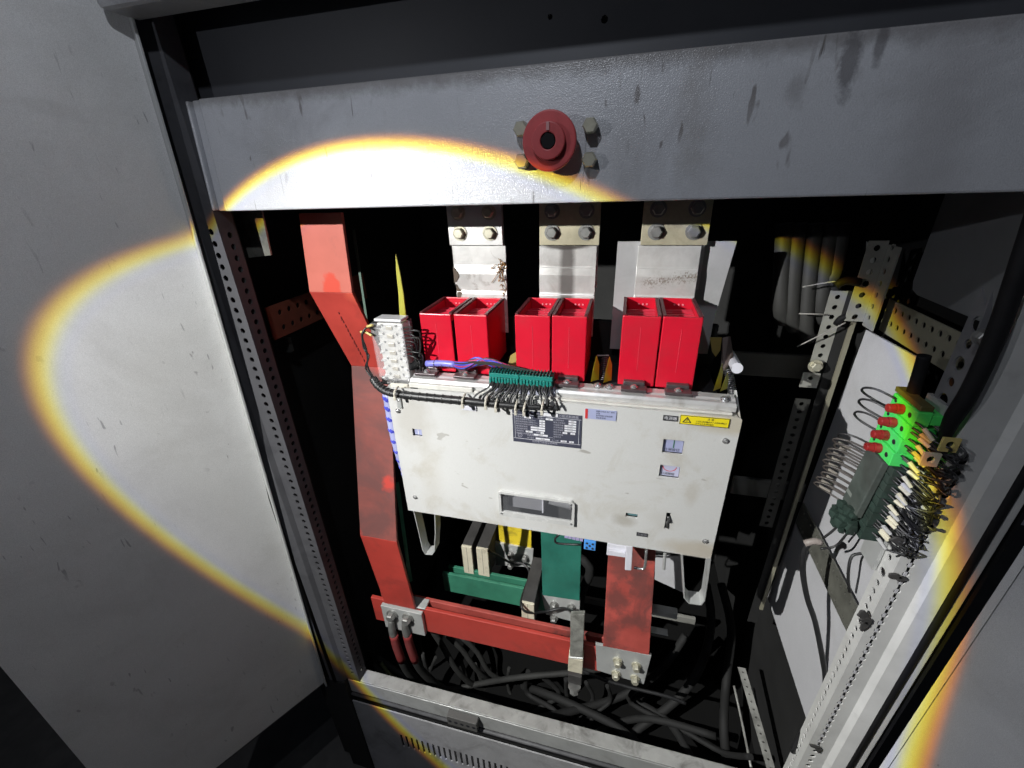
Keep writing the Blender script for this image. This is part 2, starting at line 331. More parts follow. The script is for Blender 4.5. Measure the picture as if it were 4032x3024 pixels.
def screw(p, d, r, M, parent, name='screw'):
    d = Vector(d).normalized(); key = (name, tuple(round(x, 2) for x in d), round(r, 4), M.name)
    if key not in BC:
        a = d.orthogonal().normalized(); b = d.cross(a); q = MB()
        q.cyl((0, 0, 0), d*r*.25, r*1.35, n=14); q.cyl(d*r*.25, d*r*.7, r, r*.9, n=12); q.cyl(d*r*.7, d*r*.95, r*.9, r*.5, n=12)
        q.hexa([d*r*.96+a*x*r*.55+b*y*r*.12 for x, y in ((-1, -1), (1, -1), (1, 1), (-1, 1))], [d*r*1.02+a*x*r*.55+b*y*r*.12 for x, y in ((-1, -1), (1, -1), (1, 1), (-1, 1))])
        me = bpy.data.meshes.new(name); me.from_pydata([v*S for v in q.v], [], q.f); me.update()
        bm = bmesh.new(); bm.from_mesh(me); bmesh.ops.recalc_face_normals(bm, faces=bm.faces); bm.to_mesh(me); bm.free()
        me.materials.append(M); BC[key] = me
    return link(name, BC[key], W(p), parent)
def text(body, x, z, size, Y, M, parent, name='lettering', align='LEFT', xs=1.0, rot=0.0):
    """flat print standing on a plane Y = const, facing the camera side; returns mesh object"""
    cu = bpy.data.curves.new('t', 'FONT'); cu.body = body; cu.size = size; cu.align_x = align; cu.align_y = 'CENTER'; cu.resolution_u = 2; cu.extrude = 0
    ob = bpy.data.objects.new('t', cu); COL.objects.link(ob); dg = bpy.context.evaluated_depsgraph_get(); dg.update()
    me = bpy.data.meshes.new_from_object(ob.evaluated_get(dg)); bpy.data.objects.remove(ob); bpy.data.curves.remove(cu)
    mb = MB(); cr, sr = math.cos(rot), math.sin(rot)
    mb.v = [Vector((x+(v.co.x*xs)*cr-v.co.y*sr, Y, z+(v.co.x*xs)*sr+v.co.y*cr)) for v in me.vertices]; mb.f = [tuple(p.vertices) for p in me.polygons]
    bpy.data.meshes.remove(me)
    if not mb.v: return None
    return mb.build(name, M, parent)
FY = lambda Y: (lambda a, b: (a, Y, b))          # sheet facing the front
FX = lambda X: (lambda a, b: (X, a, b))          # sheet facing sideways (a = depth)
FZ = lambda Z: (lambda a, b: (a, b, Z))
# ================================================================== SETTING
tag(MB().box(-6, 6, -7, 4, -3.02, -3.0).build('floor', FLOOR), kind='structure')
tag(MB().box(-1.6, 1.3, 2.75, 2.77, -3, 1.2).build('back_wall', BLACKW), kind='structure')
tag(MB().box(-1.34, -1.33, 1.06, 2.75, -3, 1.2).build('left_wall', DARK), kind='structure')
# ---- cabinet frame
cab = thing('switchgear_cabinet', (-.18, 1.0, -2.99), 'open grey steel switchgear cabinet with wide scuffed crossbeam, perforated posts and two doors', 'cabinet')
# crossbeam: folded sheet with a stepped left end
bm_ = MB()
LEAN = .019                                    # the face leans back a little towards its top
def slab(x0, x1, y, z0, z1): bm_.hexa([(x0, y, z0), (x1, y, z0), (x1, y+.05, z0), (x0, y+.05, z0)], [(x0, y+LEAN, z1), (x1, y+LEAN, z1), (x1, y+.052, z1), (x0, y+.052, z1)])
slab(-1.052, 1.35, 1.0, -.048, .208); slab(-1.085, -1.0522, 1.012, -.048, .208); slab(-1.112, -1.0852, 1.0, -.046, .206)
beam = bm_.build('crossbeam', BEAM, cab, bevel=.004)
beam['label'] = 'wide pale crossbeam with scratches along its top edge'
for (bx, bz, ax_, hf_, col_, am_, ns_) in [(-.30, .204, (.045, 0, 2.2), (.070, .11, .04), (.20, .19, .18), .6, 60), (-.62, .206, (.03, 0, 3.4), (.065, .10, .04), (.25, .24, .23), .45, 70), (.22, .205, (.04, 0, 1.8), (.075, .12, .05), (.20, .19, .19), .5, 45),
    (.345, .165, (2.2, 0, .6), (.055, .07, .02), (.12, .115, .12), .7, 60), (.385, .185, (3.4, 0, .9), (.050, .06, .02), (.12, .115, .12), .65, 60), (.27, .13, (1.8, 0, 1.1), (.050, .08, .03), (.24, .23, .23), .45, 60), (.10, .12, (1.5, 0, .35), (.060, .11, .05), (.30, .28, .26), .4, 45), (.12, .02, (1.2, 0, .7), (.060, .11, .05), (.33, .32, .31), .35, 45), (.50, .06, (1.2, 0, .4), (.09, .12, .08), (.33, .32, .33), .4, 24), (-.86, .07, (1, 0, .5), (.07, .12, .06), (.38, .37, .36), .35, 30), (-.02, .05, (1.3, 0, .6), (.075, .12, .06), (.36, .35, .35), .35, 30)]:
    band(BEAM, (bx, 1.0, bz), ax_, hf_, col_, am_, ns_)
# upper compartment sheet and top rail
plate('upper_panel', rect(-1.3, .16, 1.35, 1.0), [circ(-.19, .30, .005), circ(-.08, .285, .007)], .01, FY(1.10), (0, 1, 0), UPPER, cab)
MB().box(-1.12, 1.4, .90, .99, .355, .60).build('top_rail', FRAME, cab, bevel=.012)
# posts: front face (with holes), inner flange (with holes), gasket, trim strips
def post(side, corner, M, hole0, hole1):
    s = side                                        # +1 right post, -1 left post
    pitch = .0318; r = .0086
    hs = []; z = hole0
    while z > hole1: hs.append(circ(corner+s*.028, z, r, 10)); z -= pitch
    xa, xb = sorted((corner, corner+s*.068))
    plate('post_face', rect(xa, -2.16, xb, .9), hs, .004, FY(1.0), (0, 1, 0), M, cab)
    hs = []; z = hole0-.012
    while z > hole1: hs.append(circ(1.032, z, r, 10)); z -= pitch
    big = [circ(1.032, -.985, .013, 12)] if s > 0 else []
    if big: hs = [h for h in hs if abs(h[0][1]+.985) > .03]
    plate('post_flange', rect(1.0045, -2.16, 1.058, .9), hs+big, .004, FX(corner if s > 0 else corner-.004), (1, 0, 0), M, cab)
    # stepped outer profile
    x1 = corner+s*.068
    MB().prism([(x1, 1.0, -2.16), (x1+s*.012, .985, -2.16), (x1+s*.045, .978, -2.16), (x1+s*.045, 1.01, -2.16), (x1, 1.01, -2.16)], (0, 0, 3.06)).build('post_fold', M, cab)
    x2 = x1+s*.0455
    MB().tube([(x2+s*.009, .978, -2.16), (x2+s*.009, .978, .9)], .009, 8, 0).build('gasket', RUB, cab, smooth=True)
    xa, xb = sorted((x2+s*.0185, x2+s*.036)); MB().box(xa, xb, .975, 1.01, -2.16, .9).build('edge_strip', M, cab, bevel=.002)
    xa, xb = sorted((x2+s*.0365, x2+s*.060)); MB().box(xa, xb, .985, 1.01, -2.16, .9).build('hinge_gap_strip', RUB, cab)
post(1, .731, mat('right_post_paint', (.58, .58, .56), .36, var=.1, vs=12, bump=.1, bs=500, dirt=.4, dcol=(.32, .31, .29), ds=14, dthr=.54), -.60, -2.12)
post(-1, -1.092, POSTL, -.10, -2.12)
MB().box(-1.335, -1.097, 1.062, 1.066, -2.9, .9).build('post_light_block', DARK, cab)  # unseen sheet added to stop torch light leaking past the post and its holes
MB().box(-1.34, -1.25, .99, 1.0615, -2.9, .9).build('post_light_block', DARK, cab)  # second added block, closes the light gap beside the left wall
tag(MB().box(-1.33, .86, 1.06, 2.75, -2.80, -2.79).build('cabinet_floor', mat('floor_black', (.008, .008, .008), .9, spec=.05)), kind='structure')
# dirty blobs of old putty on the right post
for (x, y, w_, h_) in [(3535, 2125, .017, .012), (3520, 2265, .016, .008), (3545, 2275, .010, .013), (3395, 2415, .014, .014), (3410, 2440, .016, .012), (3400, 2460, .010, .018), (3205, 2935, .016, .008), (3222, 2948, .008, .016)]:
    p = U(x, y, Y=.998); q = MB()
    vs = [(p[0]+w_*math.cos(t)*(1+.25*math.sin(3*t+x)), p[1]-.0, p[2]+h_*math.sin(t)*(1+.25*math.cos(2*t+y))) for t in [math.pi*2*i/14 for i in range(14)]]
    q.prism([Vector(v) for v in vs], (0, -.006, 0)); q.build('putty_patch', INSB, cab, bevel=.003)
# sill rail and louvred kick plate
zs = -2.158
MB().box(-1.165, .80, 1.003, 1.060, zs-.012, zs).build('sill_top', mat('dusty_sill', (.30, .30, .29), .5, var=.2, vs=16, bump=.2, bs=300, dirt=.8, dcol=(.09, .085, .08), ds=16, dthr=.47), cab, bevel=.003)
MB().box(-1.165, .80, 1.003, 1.012, zs-.112, zs-.0125).build('sill_face', GALV, cab, bevel=.004)
MB().box(-1.165, .80, 1.0125, 1.03, zs-.19, zs-.0125).build('sill_recess', RUB, cab)
MB().tube([(-1.165, 1.004, zs-.132), (.8, 1.004, zs-.132)], .009, 8, 0).build('sill_gasket', RUBG, cab, smooth=True)
slots = []
x = -.935
while x < .55:
    slots.append(rect(x, -2.640, x+.0115, -2.528)); x += .0295
plate('kick_plate', rect(-1.20, -2.99, .85, zs-.175), slots, .006, FY(.992), (0, 1, 0), FRAME, cab)
MB().box(-1.2, .85, 1.02, 1.03, -2.99, zs-.14).build('kick_plate_backing', BLACKW, cab)
MB().box(-1.30, -1.166, .98, 1.05, -2.99, -2.165).build('post_foot', DARK, cab, bevel=.004)
# ---- side sheets on the right, inside
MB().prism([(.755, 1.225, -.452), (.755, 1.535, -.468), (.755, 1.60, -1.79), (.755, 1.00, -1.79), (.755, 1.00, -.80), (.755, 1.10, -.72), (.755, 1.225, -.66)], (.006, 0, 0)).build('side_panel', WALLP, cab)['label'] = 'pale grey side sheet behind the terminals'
bfold = U(3404, 1300, X=.755)
a = U(3690, 850, X=.80); b_ = U(3560, 1140, X=.80); c_ = U(3905, 1300, X=.80)
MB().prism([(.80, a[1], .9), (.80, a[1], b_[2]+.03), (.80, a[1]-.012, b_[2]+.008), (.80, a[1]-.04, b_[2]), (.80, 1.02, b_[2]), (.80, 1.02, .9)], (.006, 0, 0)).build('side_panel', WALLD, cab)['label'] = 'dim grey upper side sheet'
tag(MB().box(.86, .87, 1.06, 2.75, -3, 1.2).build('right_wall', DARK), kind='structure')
# ---- doors
def door(label, T, B, th, M, width, side, bottom=True):
    T = Vector(T); B = Vector(B); dd = -Vector((math.sin(th)*side, math.cos(th), 0)); n = dd.cross(T-B).normalized()
    if n.x*side > 0: n = -n                     # n points into the opening
    back = -n*.03
    t = MB().prism([B, T, T+dd*width, B+dd*width], back*.25).build('door', M, cab); t['label'] = label
    # folded rims
    up = (T-B).normalized()
    def bar(p, q, a, b, name, MM):
        p = Vector(p); q = Vector(q); return MB().hexa([p, p+a, p+a+b, p+b], [q, q+a, q+a+b, q+b]).build(name, MM, t, bevel=.0015)
    bar(B-dd*.007, T-dd*.007, dd*.0066, -n*.035, 'hinge_rim', GALV)
    bar(T+up*.0005, T+dd*width+up*.0005, n*.02, up*.025, 'top_rim', M)
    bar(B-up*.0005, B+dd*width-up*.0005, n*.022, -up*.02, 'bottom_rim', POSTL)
    return t, T, B, dd, n, up, bar
_T = Vector((-1.135, .975, .366)); _B = Vector((-1.29, .975, -2.195)); _d = -Vector((math.sin(math.radians(30)), math.cos(math.radians(30)), 0)); _n = _d.cross(_T-_B).normalized()
def _dp(x, y): r_ = ray(x, y); return r_*(_T.dot(_n)/r_.dot(_n))
DW = (_dp(110, 2825)-_B).dot(_d)
t, T, B, dd, n, up, bar = door('large grey left door standing open with the round torch glare across it', (-1.135, .975, .366), (-1.29, .975, -2.195), math.radians(30), PAINT, DW, 1)
# stiffener folds near the free edge of the left door
def doorpt(x, y):
    r_ = ray(x, y); return r_*(T.dot(n)/r_.dot(n))
e1 = doorpt(230, 2680)
for e, wdt in ((e1, .010), (e1+dd*.0, .003), (B+dd*(DW-.008), .008)):
    k = (e-B).dot(dd); P0 = B+dd*k; P1 = T+dd*k
    bar(P0, P1, dd*wdt, n*(.012 if wdt < .009 else .006), 'stiffener_fold', PAINT)
h_ = B+dd*.06+up*.10
MB().tube([h_+n*.001, h_+n*.012+dd*.01, h_+n*.012+dd*-.05, h_+n*.002+dd*-.058], .004, 6, 2).build('catch', RUB, t, smooth=True)
tr = MB().prism([(.914, .965, -2.9), (.914, .965, .9), (1.45, .45, .9), (1.45, .45, -2.9)], (.01, .01, 0)).build('door', PAINT, cab); tr['label'] = 'bluish grey right door'
MB().prism([(.9135, .963, -2.9), (.9135, .963, .9), (.9235, .953, .9), (.9235, .953, -2.9)], (-.003, -.003, 0)).build('hinge_rim', PAINT, tr)
# ---- rotary coupling on the crossbeam
kb = thing('rotary_coupling', (-.175, 1.0, .07), 'round red handle coupling with a dark square socket on the crossbeam', 'coupling')
kc = Vector((-.168, 1.010, .068))
q = MB(); q.cyl(kc-Vector((0, 0, 0)), kc+Vector((0, -.045, 0)), .030, n=28); q.build('neck', KNOB, kb)
q = MB()
def ringface(c, y0, y1, ro, ri, n=40):
    vs = []; fs = []
    for i in range(n):
        t_ = 2*math.pi*i/n
        for rr, yy in ((ro, y0), (ro, y1), (ri, y1), (ri, y0)): vs.append((c[0]+rr*math.cos(t_), yy, c[2]+rr*math.sin(t_)))
    for i in range(n):
        j = (i+1) % n
        for k in range(4): fs.append((i*4+k, j*4+k, j*4+(k+1) % 4, i*4+(k+1) % 4))
    return vs, fs
q.add(*ringface(kc, .974, .962, .0545, .030)); q.build('flange', KNOB, kb, bevel=.003)
q = MB(); q.add(*ringface(kc, .9615, .949, .0335, .0150)); q.build('collar', KNOB, kb, bevel=.002)
q = MB(); q.cyl(kc+Vector((0, -.046, 0)), kc+Vector((0, -.060, 0)), .0149, n=6); q.build('socket', RUB, kb)
MB().box(kc[0]-.003, kc[0]+.003, .9465, .9489, kc[2]+.018, kc[2]+.032).build('index_mark', mat('worn_mark', (.5, .25, .25), .5), kb)
for (x, y) in [(2046, 506), (2322, 492), (2050, 634), (2318, 628)]:
    p = U(x, y, Y=.975); bolt((p[0], 1.012, p[2]), (0, -1, 0), .0155, .036, BOLT, kb, wash=0)
#pl_ = MB(); pl_.add(*ringface(kc, .9995, .998, .098, .096)); pl_.build('witness_ring', mat('witness_ring_paint', (.48, .50, .54), .4), kb)
# ================================================================== CIRCUIT BREAKER
YP = 1.02
brk = thing('circuit_breaker', (-.18, 1.1, -1.05), 'large cream fronted circuit breaker with red arc chutes hanging in the cabinet', 'circuit breaker')
px0, px1, pz0, pz1 = -.672, .307, -1.027, -.548
def PX(x, y, Y=YP): p = U(x, y, Y=Y); return p[0], p[2]
def prect(xa, ya, xb, yb, Y=YP):
    a = PX(xa, ya, Y); b = PX(xb, yb, Y); return rect(min(a[0], b[0]), min(a[1], b[1]), max(a[0], b[0]), max(a[1], b[1]))
h_ind = prect(1620, 1690, 1664, 1722); h_on = prect(2611, 1728, 2690, 1790); h_off = prect(2600, 1832, 2672, 1886)
h_win = prect(1945, 1925, 2285, 2062); h_small = prect(2462, 2018, 2510, 2040); h_key = prect(2621, 2015, 2636, 2088)
def brect(cx, cy, w, h): c = PX(cx, cy); return rect(c[0]-w/2, c[1]-h/2, c[0]+w/2, c[1]+h/2)
h_ind = brect(1643, 1704, .032, .026); h_on = brect(2650, 1760, .052, .043); h_off = brect(2636, 1858, .052, .040)
wc = PX(2112, 1996); wx, wz = wc; WW, WH = .236, .093
h_win = rect(wx-WW/2+.006, wz-WH/2+.010, wx+WW/2-.006, wz+WH/2-.006)
h_small = brect(2487, 2030, .034, .015); h_key = brect(2628, 2051, .0115, .060)
pan = plate('front_panel', [(px0, pz0), (px1, pz0), (px1, pz1-.006), (px1-.006, pz1), (px0, pz1)], [h_ind, h_on, h_off, h_win, h_small, h_key], .005, FY(YP), (0, 1, 0), CREAM, brk, bevel=.0015)
q = MB(); q.box(px0, px0+.005, YP+.0055, YP+.05, pz0, pz1); q.build('panel_flange', CREAM, brk)
q = MB(); q.box(px1-.005, px1, YP+.0055, YP+.16, pz0, pz1-.008); q.build('panel_flange', CREAM, brk)
q = MB(); q.box(px0+.1, px1-.01, YP+.0055, YP+.06, pz1-.006, pz1-.0005); q.build('panel_flange', CREAM, brk)
# mechanism body behind the panel (seen through its openings)
MB().box(px0+.03, px1-.03, YP+.10, YP+.34, pz0+.03, -.56).build('mechanism_body', mat('body_black', (.03, .03, .034), .5), brk, bevel=.004)
MB().box(px0+.02, px1-.02, YP+.34, YP+.36, pz0+.03, -.42).build('back_plate', DARK, brk)
q = MB(); q.box(wx-.10, wx+.02, YP+.03, YP+.085, wz-.040, wz+.006); q.build('counter_block', mat('block_grey', (.22, .22, .24), .5), brk)
q = MB(); q.cyl((wx+.035, YP+.06, wz+.005), (wx+.105, YP+.06, wz-.005), .03, n=16); q.build('shaft', mat('shaft_grey', (.34, .34, .36), .4, .2), brk)
MB().box(wx+.014, wx+.018, YP+.02, YP+.03, wz-.04, wz+.03).build('white_link', WPLA, brk)
# window bezel
fr = MB(); y0, y1 = YP-.010, YP-.0006
ox0, ox1, oz0, oz1 = wx-WW/2-.002, wx+WW/2+.002, wz-WH/2-.002, wz+WH/2+.002
ch = .010
outer = [(ox0, oz0), (ox1, oz0), (ox1, oz1-ch), (ox1-ch, oz1), (ox0+ch*.5, oz1), (ox0, oz1-ch*.5)]
bz = plate('window_bezel', outer, [rect(ox0+.008, oz0+.016, ox1-.008, oz1-.008)], .009, FY(y0), (0, 1, 0), FRAMEW, brk, bevel=.0012)
MB().box(ox0+.0085, ox1-.0085, YP-.004, YP-.0025, oz0+.0165, oz1-.0085).build('pane', SMOK, bz)
for sx, sz in ((ox0+.008, oz0+.010), (ox1-.009, oz0+.010), (ox1-.012, oz1-.010), (ox0+.009, oz1-.009)): screw((sx, y0-.0002, sz), (0, -1, 0), .0032, SCREW, bz)
# push buttons in their openings
def button(h, M, nm): return MB().box(h[0][0]+.002, h[1][0]-.0005, YP+.008, YP+.03, h[0][1]+.001, h[2][1]-.001).build(nm, M, brk)
b1 = button(h_on, LLAV, 'close_button'); c = ((h_on[0][0]+h_on[1][0])/2, (h_on[0][1]+h_on[2][1])/2)
MB().box(c[0]+.001, c[0]+.0035, YP+.0072, YP+.0078, c[1]-.008, c[1]+.019).build('close_bar', PGRN, b1)
text('合闸按钮', c[0]-.001, c[1]-.0145, .0105, YP+.0074, PBLK, b1, align='CENTER', xs=.95)
b2 = button(h_off, mat('button_pale', (.46, .47, .62), .4, var=.04), 'open_button'); c = ((h_off[0][0]+h_off[1][0])/2, (h_off[0][1]+h_off[2][1])/2)
q = MB(); vs, fs = [], []
for i in range(25):
    t_ = math.pi+math.pi*(i/24)*1.0
    for rr, k in ((.0175, 1), (.0155, 1)): vs.append((c[0]+rr*math.cos(t_)*1.05, YP+.0074, c[1]+.012+rr*math.sin(t_)*.9))
for i in range(24): fs.append((i*2, i*2+1, i*2+3, i*2+2))
q.add(vs, fs); q.build('open_ring', PRED, b2)
text('分闸按钮', c[0]-.003, c[1]-.0125, .0095, YP+.0074, PBLK, b2, align='CENTER', xs=.95)
b3 = button(h_ind, LLAV, 'indicator'); c = ((h_ind[0][0]+h_ind[1][0])/2, (h_ind[0][1]+h_ind[2][1])/2)
MB().box(c[0]-.001, c[0]+.001, YP+.0072, YP+.0078, c[1]-.012, c[1]+.012).build('indicator_line', WHT, b3)
button(h_small, mat('glass_teal', (.10, .20, .22), .15), 'state_window')
MB().box(h_key[0][0], h_key[1][0], YP+.010, YP+.03, h_key[0][1], h_key[2][1]).build('slot_back', RUB, brk)
q = MB(); q.tube([(h_key[0][0]+.007, YP-.002, h_key[0][1]+.006), (h_key[0][0]+.005, YP-.003, h_key[0][1]+.028), (h_key[0][0]+.008, YP-.008, h_key[0][1]+.035), (h_key[0][0]+.006, YP-.002, h_key[0][1]+.050)], .0035, 8, 3); q.build('charging_lever', mat('dark_chrome', (.2, .2, .2), .2, .8), brk, smooth=True)
# stickers
def sticker(cx, cy, w, h, M, nm, label=None, tilt=0, border=None):
    c = PX(cx, cy); o = MB().prism([(c[0]-w/2, YP-.0022, c[1]-h/2), (c[0]+w/2, YP-.0022, c[1]-h/2), (c[0]+w/2, YP-.0022, c[1]+h/2), (c[0]-w/2, YP-.0022, c[1]+h/2)], (0, .0018, 0)).build(nm, M, brk)
    if label: o['label'] = label
    if border:
        q = MB(); b = .0022; x0, x1, z0, z1 = c[0]-w/2, c[0]+w/2, c[1]-h/2, c[1]+h/2; y = YP-.0026
        for (p, r_, s_, u_) in ((x0, x1, z0, z0+b*.6), (x0, x1, z1-b*.6, z1), (x0, x0+b*.6, z0+b*.6, z1-b*.6), (x1-b*.6, x1, z0+b*.6, z1-b*.6)): q.box(p, r_, y, y+.0003, s_, u_)
        q.build('border', border, o)
    return o, c
s, c = sticker(2640, 1646, .036, .0155, LBLK, 'label_plate', 'small black supply side label')
text('电源端', c[0], c[1], .011, YP-.0026, WHT, s, align='CENTER', xs=.95)
s, c = sticker(2528, 2104, .032, .0130, LBLK, 'label_plate', 'small black load side label')
text('负载端', c[0], c[1], .0098, YP-.0026, mat('print_grey', (.22, .22, .24), .5), s, align='CENTER', xs=.95)
s, c = sticker(2773, 1658, .116, .026, LYEL, 'warning_sticker', 'yellow caution strip with a black triangle', border=PBLK)
tx, tz = c[0]-.041, c[1]-.008
q = MB(); k = .0195; ht = .0165
O = [(tx-k/2-.0015, tz), (tx+k/2+.0015, tz), (tx, tz+ht+.001)]; I = [(tx-k/2+.0025, tz+.002), (tx+k/2-.0025, tz+.002), (tx, tz+ht-.0032)]
vs = [(p[0], YP-.0027, p[1]) for p in O+I]; q.add(vs, [(0, 1, 4, 3), (1, 2, 5, 4), (2, 0, 3, 5)]); q.box(tx-.0007, tx+.0007, YP-.0028, YP-.0026, tz+.0045, tz+.0112); q.box(tx-.0007, tx+.0007, YP-.0028, YP-.0026, tz+.0028, tz+.0038)
q.build('warning_triangle', PBLK, s)
text('注 意', c[0]+.014, c[1]+.0065, .0070, YP-.0027, PBLK, s, align='CENTER'); text('上电前请仔细阅读产品使用说明书', c[0]-.020, c[1]-.0015, .0052, YP-.0027, PBLK, s, xs=.92); text('非专业人员请勿操作', c[0]-.020, c[1]-.008, .0052, YP-.0027, PBLK, s, xs=.92)
s, c = sticker(2365, 1632, .082, .030, mat('label_blue_grey', (.36, .39, .58), .4, var=.04), 'makers_sticker', 'pale blue sticker with a red end')
MB().box(c[0]-.041, c[0]-.034, YP-.0030, YP-.0026, c[1]-.015, c[1]+.015).build('red_end', PRED, s)
for i, tt in enumerate(('检验合格证 出厂编号', '合格', '型号规格 检验日期', '请妥善保管')): text(tt, c[0]-.012, c[1]+.010-.0066*i, .0052, YP-.0027, PBLK, s)
# nameplate
s, c = sticker(2152, 1688, .196, .106, NAV, 'nameplate', 'navy rating plate with small white print'); x0, x1, z0, z1 = c[0]-.098, c[0]+.098, c[1]-.053, c[1]+.053; yy = YP-.0027
q = MB()
for z in (z1-.0135, z0+.0125): q.box(x0+.001, x1-.001, yy, yy+.0003, z, z+.0009)
for xx in (x0+.0065, x1-.0072): q.box(xx, xx+.0007, yy, yy+.0003, z0+.0145, z1-.015)
fields = []
def fld(a, z, w_, tx_=''): q.box(x0+a, x0+a+w_, yy, yy+.0003, z-.0028, z+.0028); fields.append((x0+a+w_/2, z, tx_))
ZR = lambda i: z1-.0205-.0078*i
fld(.034, ZR(0), .020, '2000'); fld(.096, ZR(0), .020, '50'); fld(.160, ZR(0), .021, '2000')
fld(.078, ZR(1), .016, '8'); fld(.160, ZR(1), .021, '400'); fld(.078, ZR(2), .016, '80'); fld(.149, ZR(2), .032, 'AC220V'); fld(.078, ZR(3), .016, '50'); fld(.149, ZR(3), .032, 'AC220V')
fld(.053, ZR(4), .041, '0.2'); fld(.149, ZR(4), .032, 'AC220V'); fld(.053, ZR(5), .041, '50'); fld(.144, ZR(5), .013, '4'); fld(.166, ZR(5), .013, '4')
fld(.038, ZR(6), .020, '8kV'); fld(.081, ZR(6), .010, '3'); fld(.061, ZR(7), .041, '抽屉式')
fld(.067, z0+.0185, .041, '20180'); fld(.139, z0+.0185, .017, '2018'); fld(.163, z0+.0185, .013, '06'); q.box(x0+.088, x0+.130, yy, yy+.0003, z1-.0105, z1-.001)
q.build('print_fields', WHT, s)
T_ = [(x0+.132, z1-.0065, .0092, '万能式断路器'), (x0+.067, z1-.0065, .0070, '(DW)'),
      (x0+.010, ZR(0), .0056, '额定电流'), (x0+.056, ZR(0), .0054, 'A'), (x0+.071, ZR(0), .0056, '额定频率'), (x0+.118, ZR(0), .0054, 'Hz 额定电流'),
      (x0+.010, ZR(1), .0056, '额定冲击耐受电压Uimp'), (x0+.118, ZR(1), .0056, '额定工作电压'), (x0+.010, ZR(2), .0056, '额定极限短路分断能力Icu'), (x0+.118, ZR(2), .0056, '分励脱扣器'),
      (x0+.010, ZR(3), .0056, '额定运行短路分断能力Ics'), (x0+.118, ZR(3), .0056, '欠压脱扣器'), (x0+.010, ZR(4), .0056, '短时耐受电流'), (x0+.118, ZR(4), .0056, '闭合电磁铁'),
      (x0+.010, ZR(5), .0056, '额定短时耐受'), (x0+.118, ZR(5), .0056, '辅助开关'), (x0+.134, ZR(5), .0054, ''), (x0+.010, ZR(6), .0056, '使用类别'), (x0+.068, ZR(6), .0056, '极数'), (x0+.118, ZR(6), .0056, '智能控制器'),
      (x0+.010, ZR(7), .0056, '控制单元及附件安装'), (x0+.118, ZR(7), .0056, '安装方式'), (x0+.042, z0+.0262, .0050, '符合标准 GB/T 14048.2   IEC 60947-2'), (x0+.042, z0+.0185, .0050, '出厂编号'), (x0+.113, z0+.0185, .0050, '生产日期'),
      (x0+.056, z0+.0075, .0074, '低压电气有限公司制造'), (x0+.058, z0+.0022, .0036, 'LOW VOLTAGE ELECTRIC CO.,LTD')]
for (a, z, sz, tt) in T_:
    if tt: text(tt, a, z, sz, yy-.0001, mat('print_dim_white', (.42, .42, .48), .4), s)
for (a, z, tt) in fields: text(tt, a, z, .0046, yy-.0004, PBLK, s, align='CENTER')
q = MB(); q.add(*ringface((x0+.021, 0, z0+.0235), yy, yy+.0003, .0065, .0056, 20)); q.build('approval_mark', mat('print_dim_white', (.42, .42, .48), .4), s)
text('CCC', x0+.021, z0+.0235, .0052, yy-.0001, mat('print_dim_white', (.42, .42, .48), .4), s, align='CENTER', xs=.7)
# screws of the panel
for (x, y) in [(2857, 1735), (2777, 2130), (1635, 1957), (1568, 1617), (1572, 1575)]:
    c = PX(x, y); screw((c[0], YP-.0004, c[1]), (0, -1, 0), .0062, SCREW, brk)
q = MB(); q.box(px0+.03, px0+.045, YP-.006, YP-.0005, PX(1565, 1600)[1]-.004, PX(1565, 1560)[1]+.004); q.build('strap', GALV, brk, bevel=.002)
# top rails
MB().box(-.60, -.20, 1.045, 1.115, -.545, -.532).build('top_cover', DARK, brk)
prof = [(1.040, -.545), (1.040, -.531), (1.046, -.523), (1.060, -.523), (1.066, -.519), (1.092, -.519), (1.092, -.545)]
MB().prism([(-.60, y, z) for y, z in prof], (.895, 0, 0)).build('aluminium_rail', ALU, brk, bevel=.0015)
MB().box(-.60, -.40, 1.028, 1.0395, -.547, -.532).build('cover_strip', CREAM2, brk, bevel=.002)
MB().box(-.395, .285, 1.026, 1.0396, -.5475, -.541).build('cover_strip', CREAM2, brk, bevel=.002)
MB().prism([(px1-.006, 1.026, -.555), (px1-.006, 1.11, -.515), (px1-.006, 1.18, -.55)], (.004, 0, 0)).build('end_cheek', CREAM, brk)
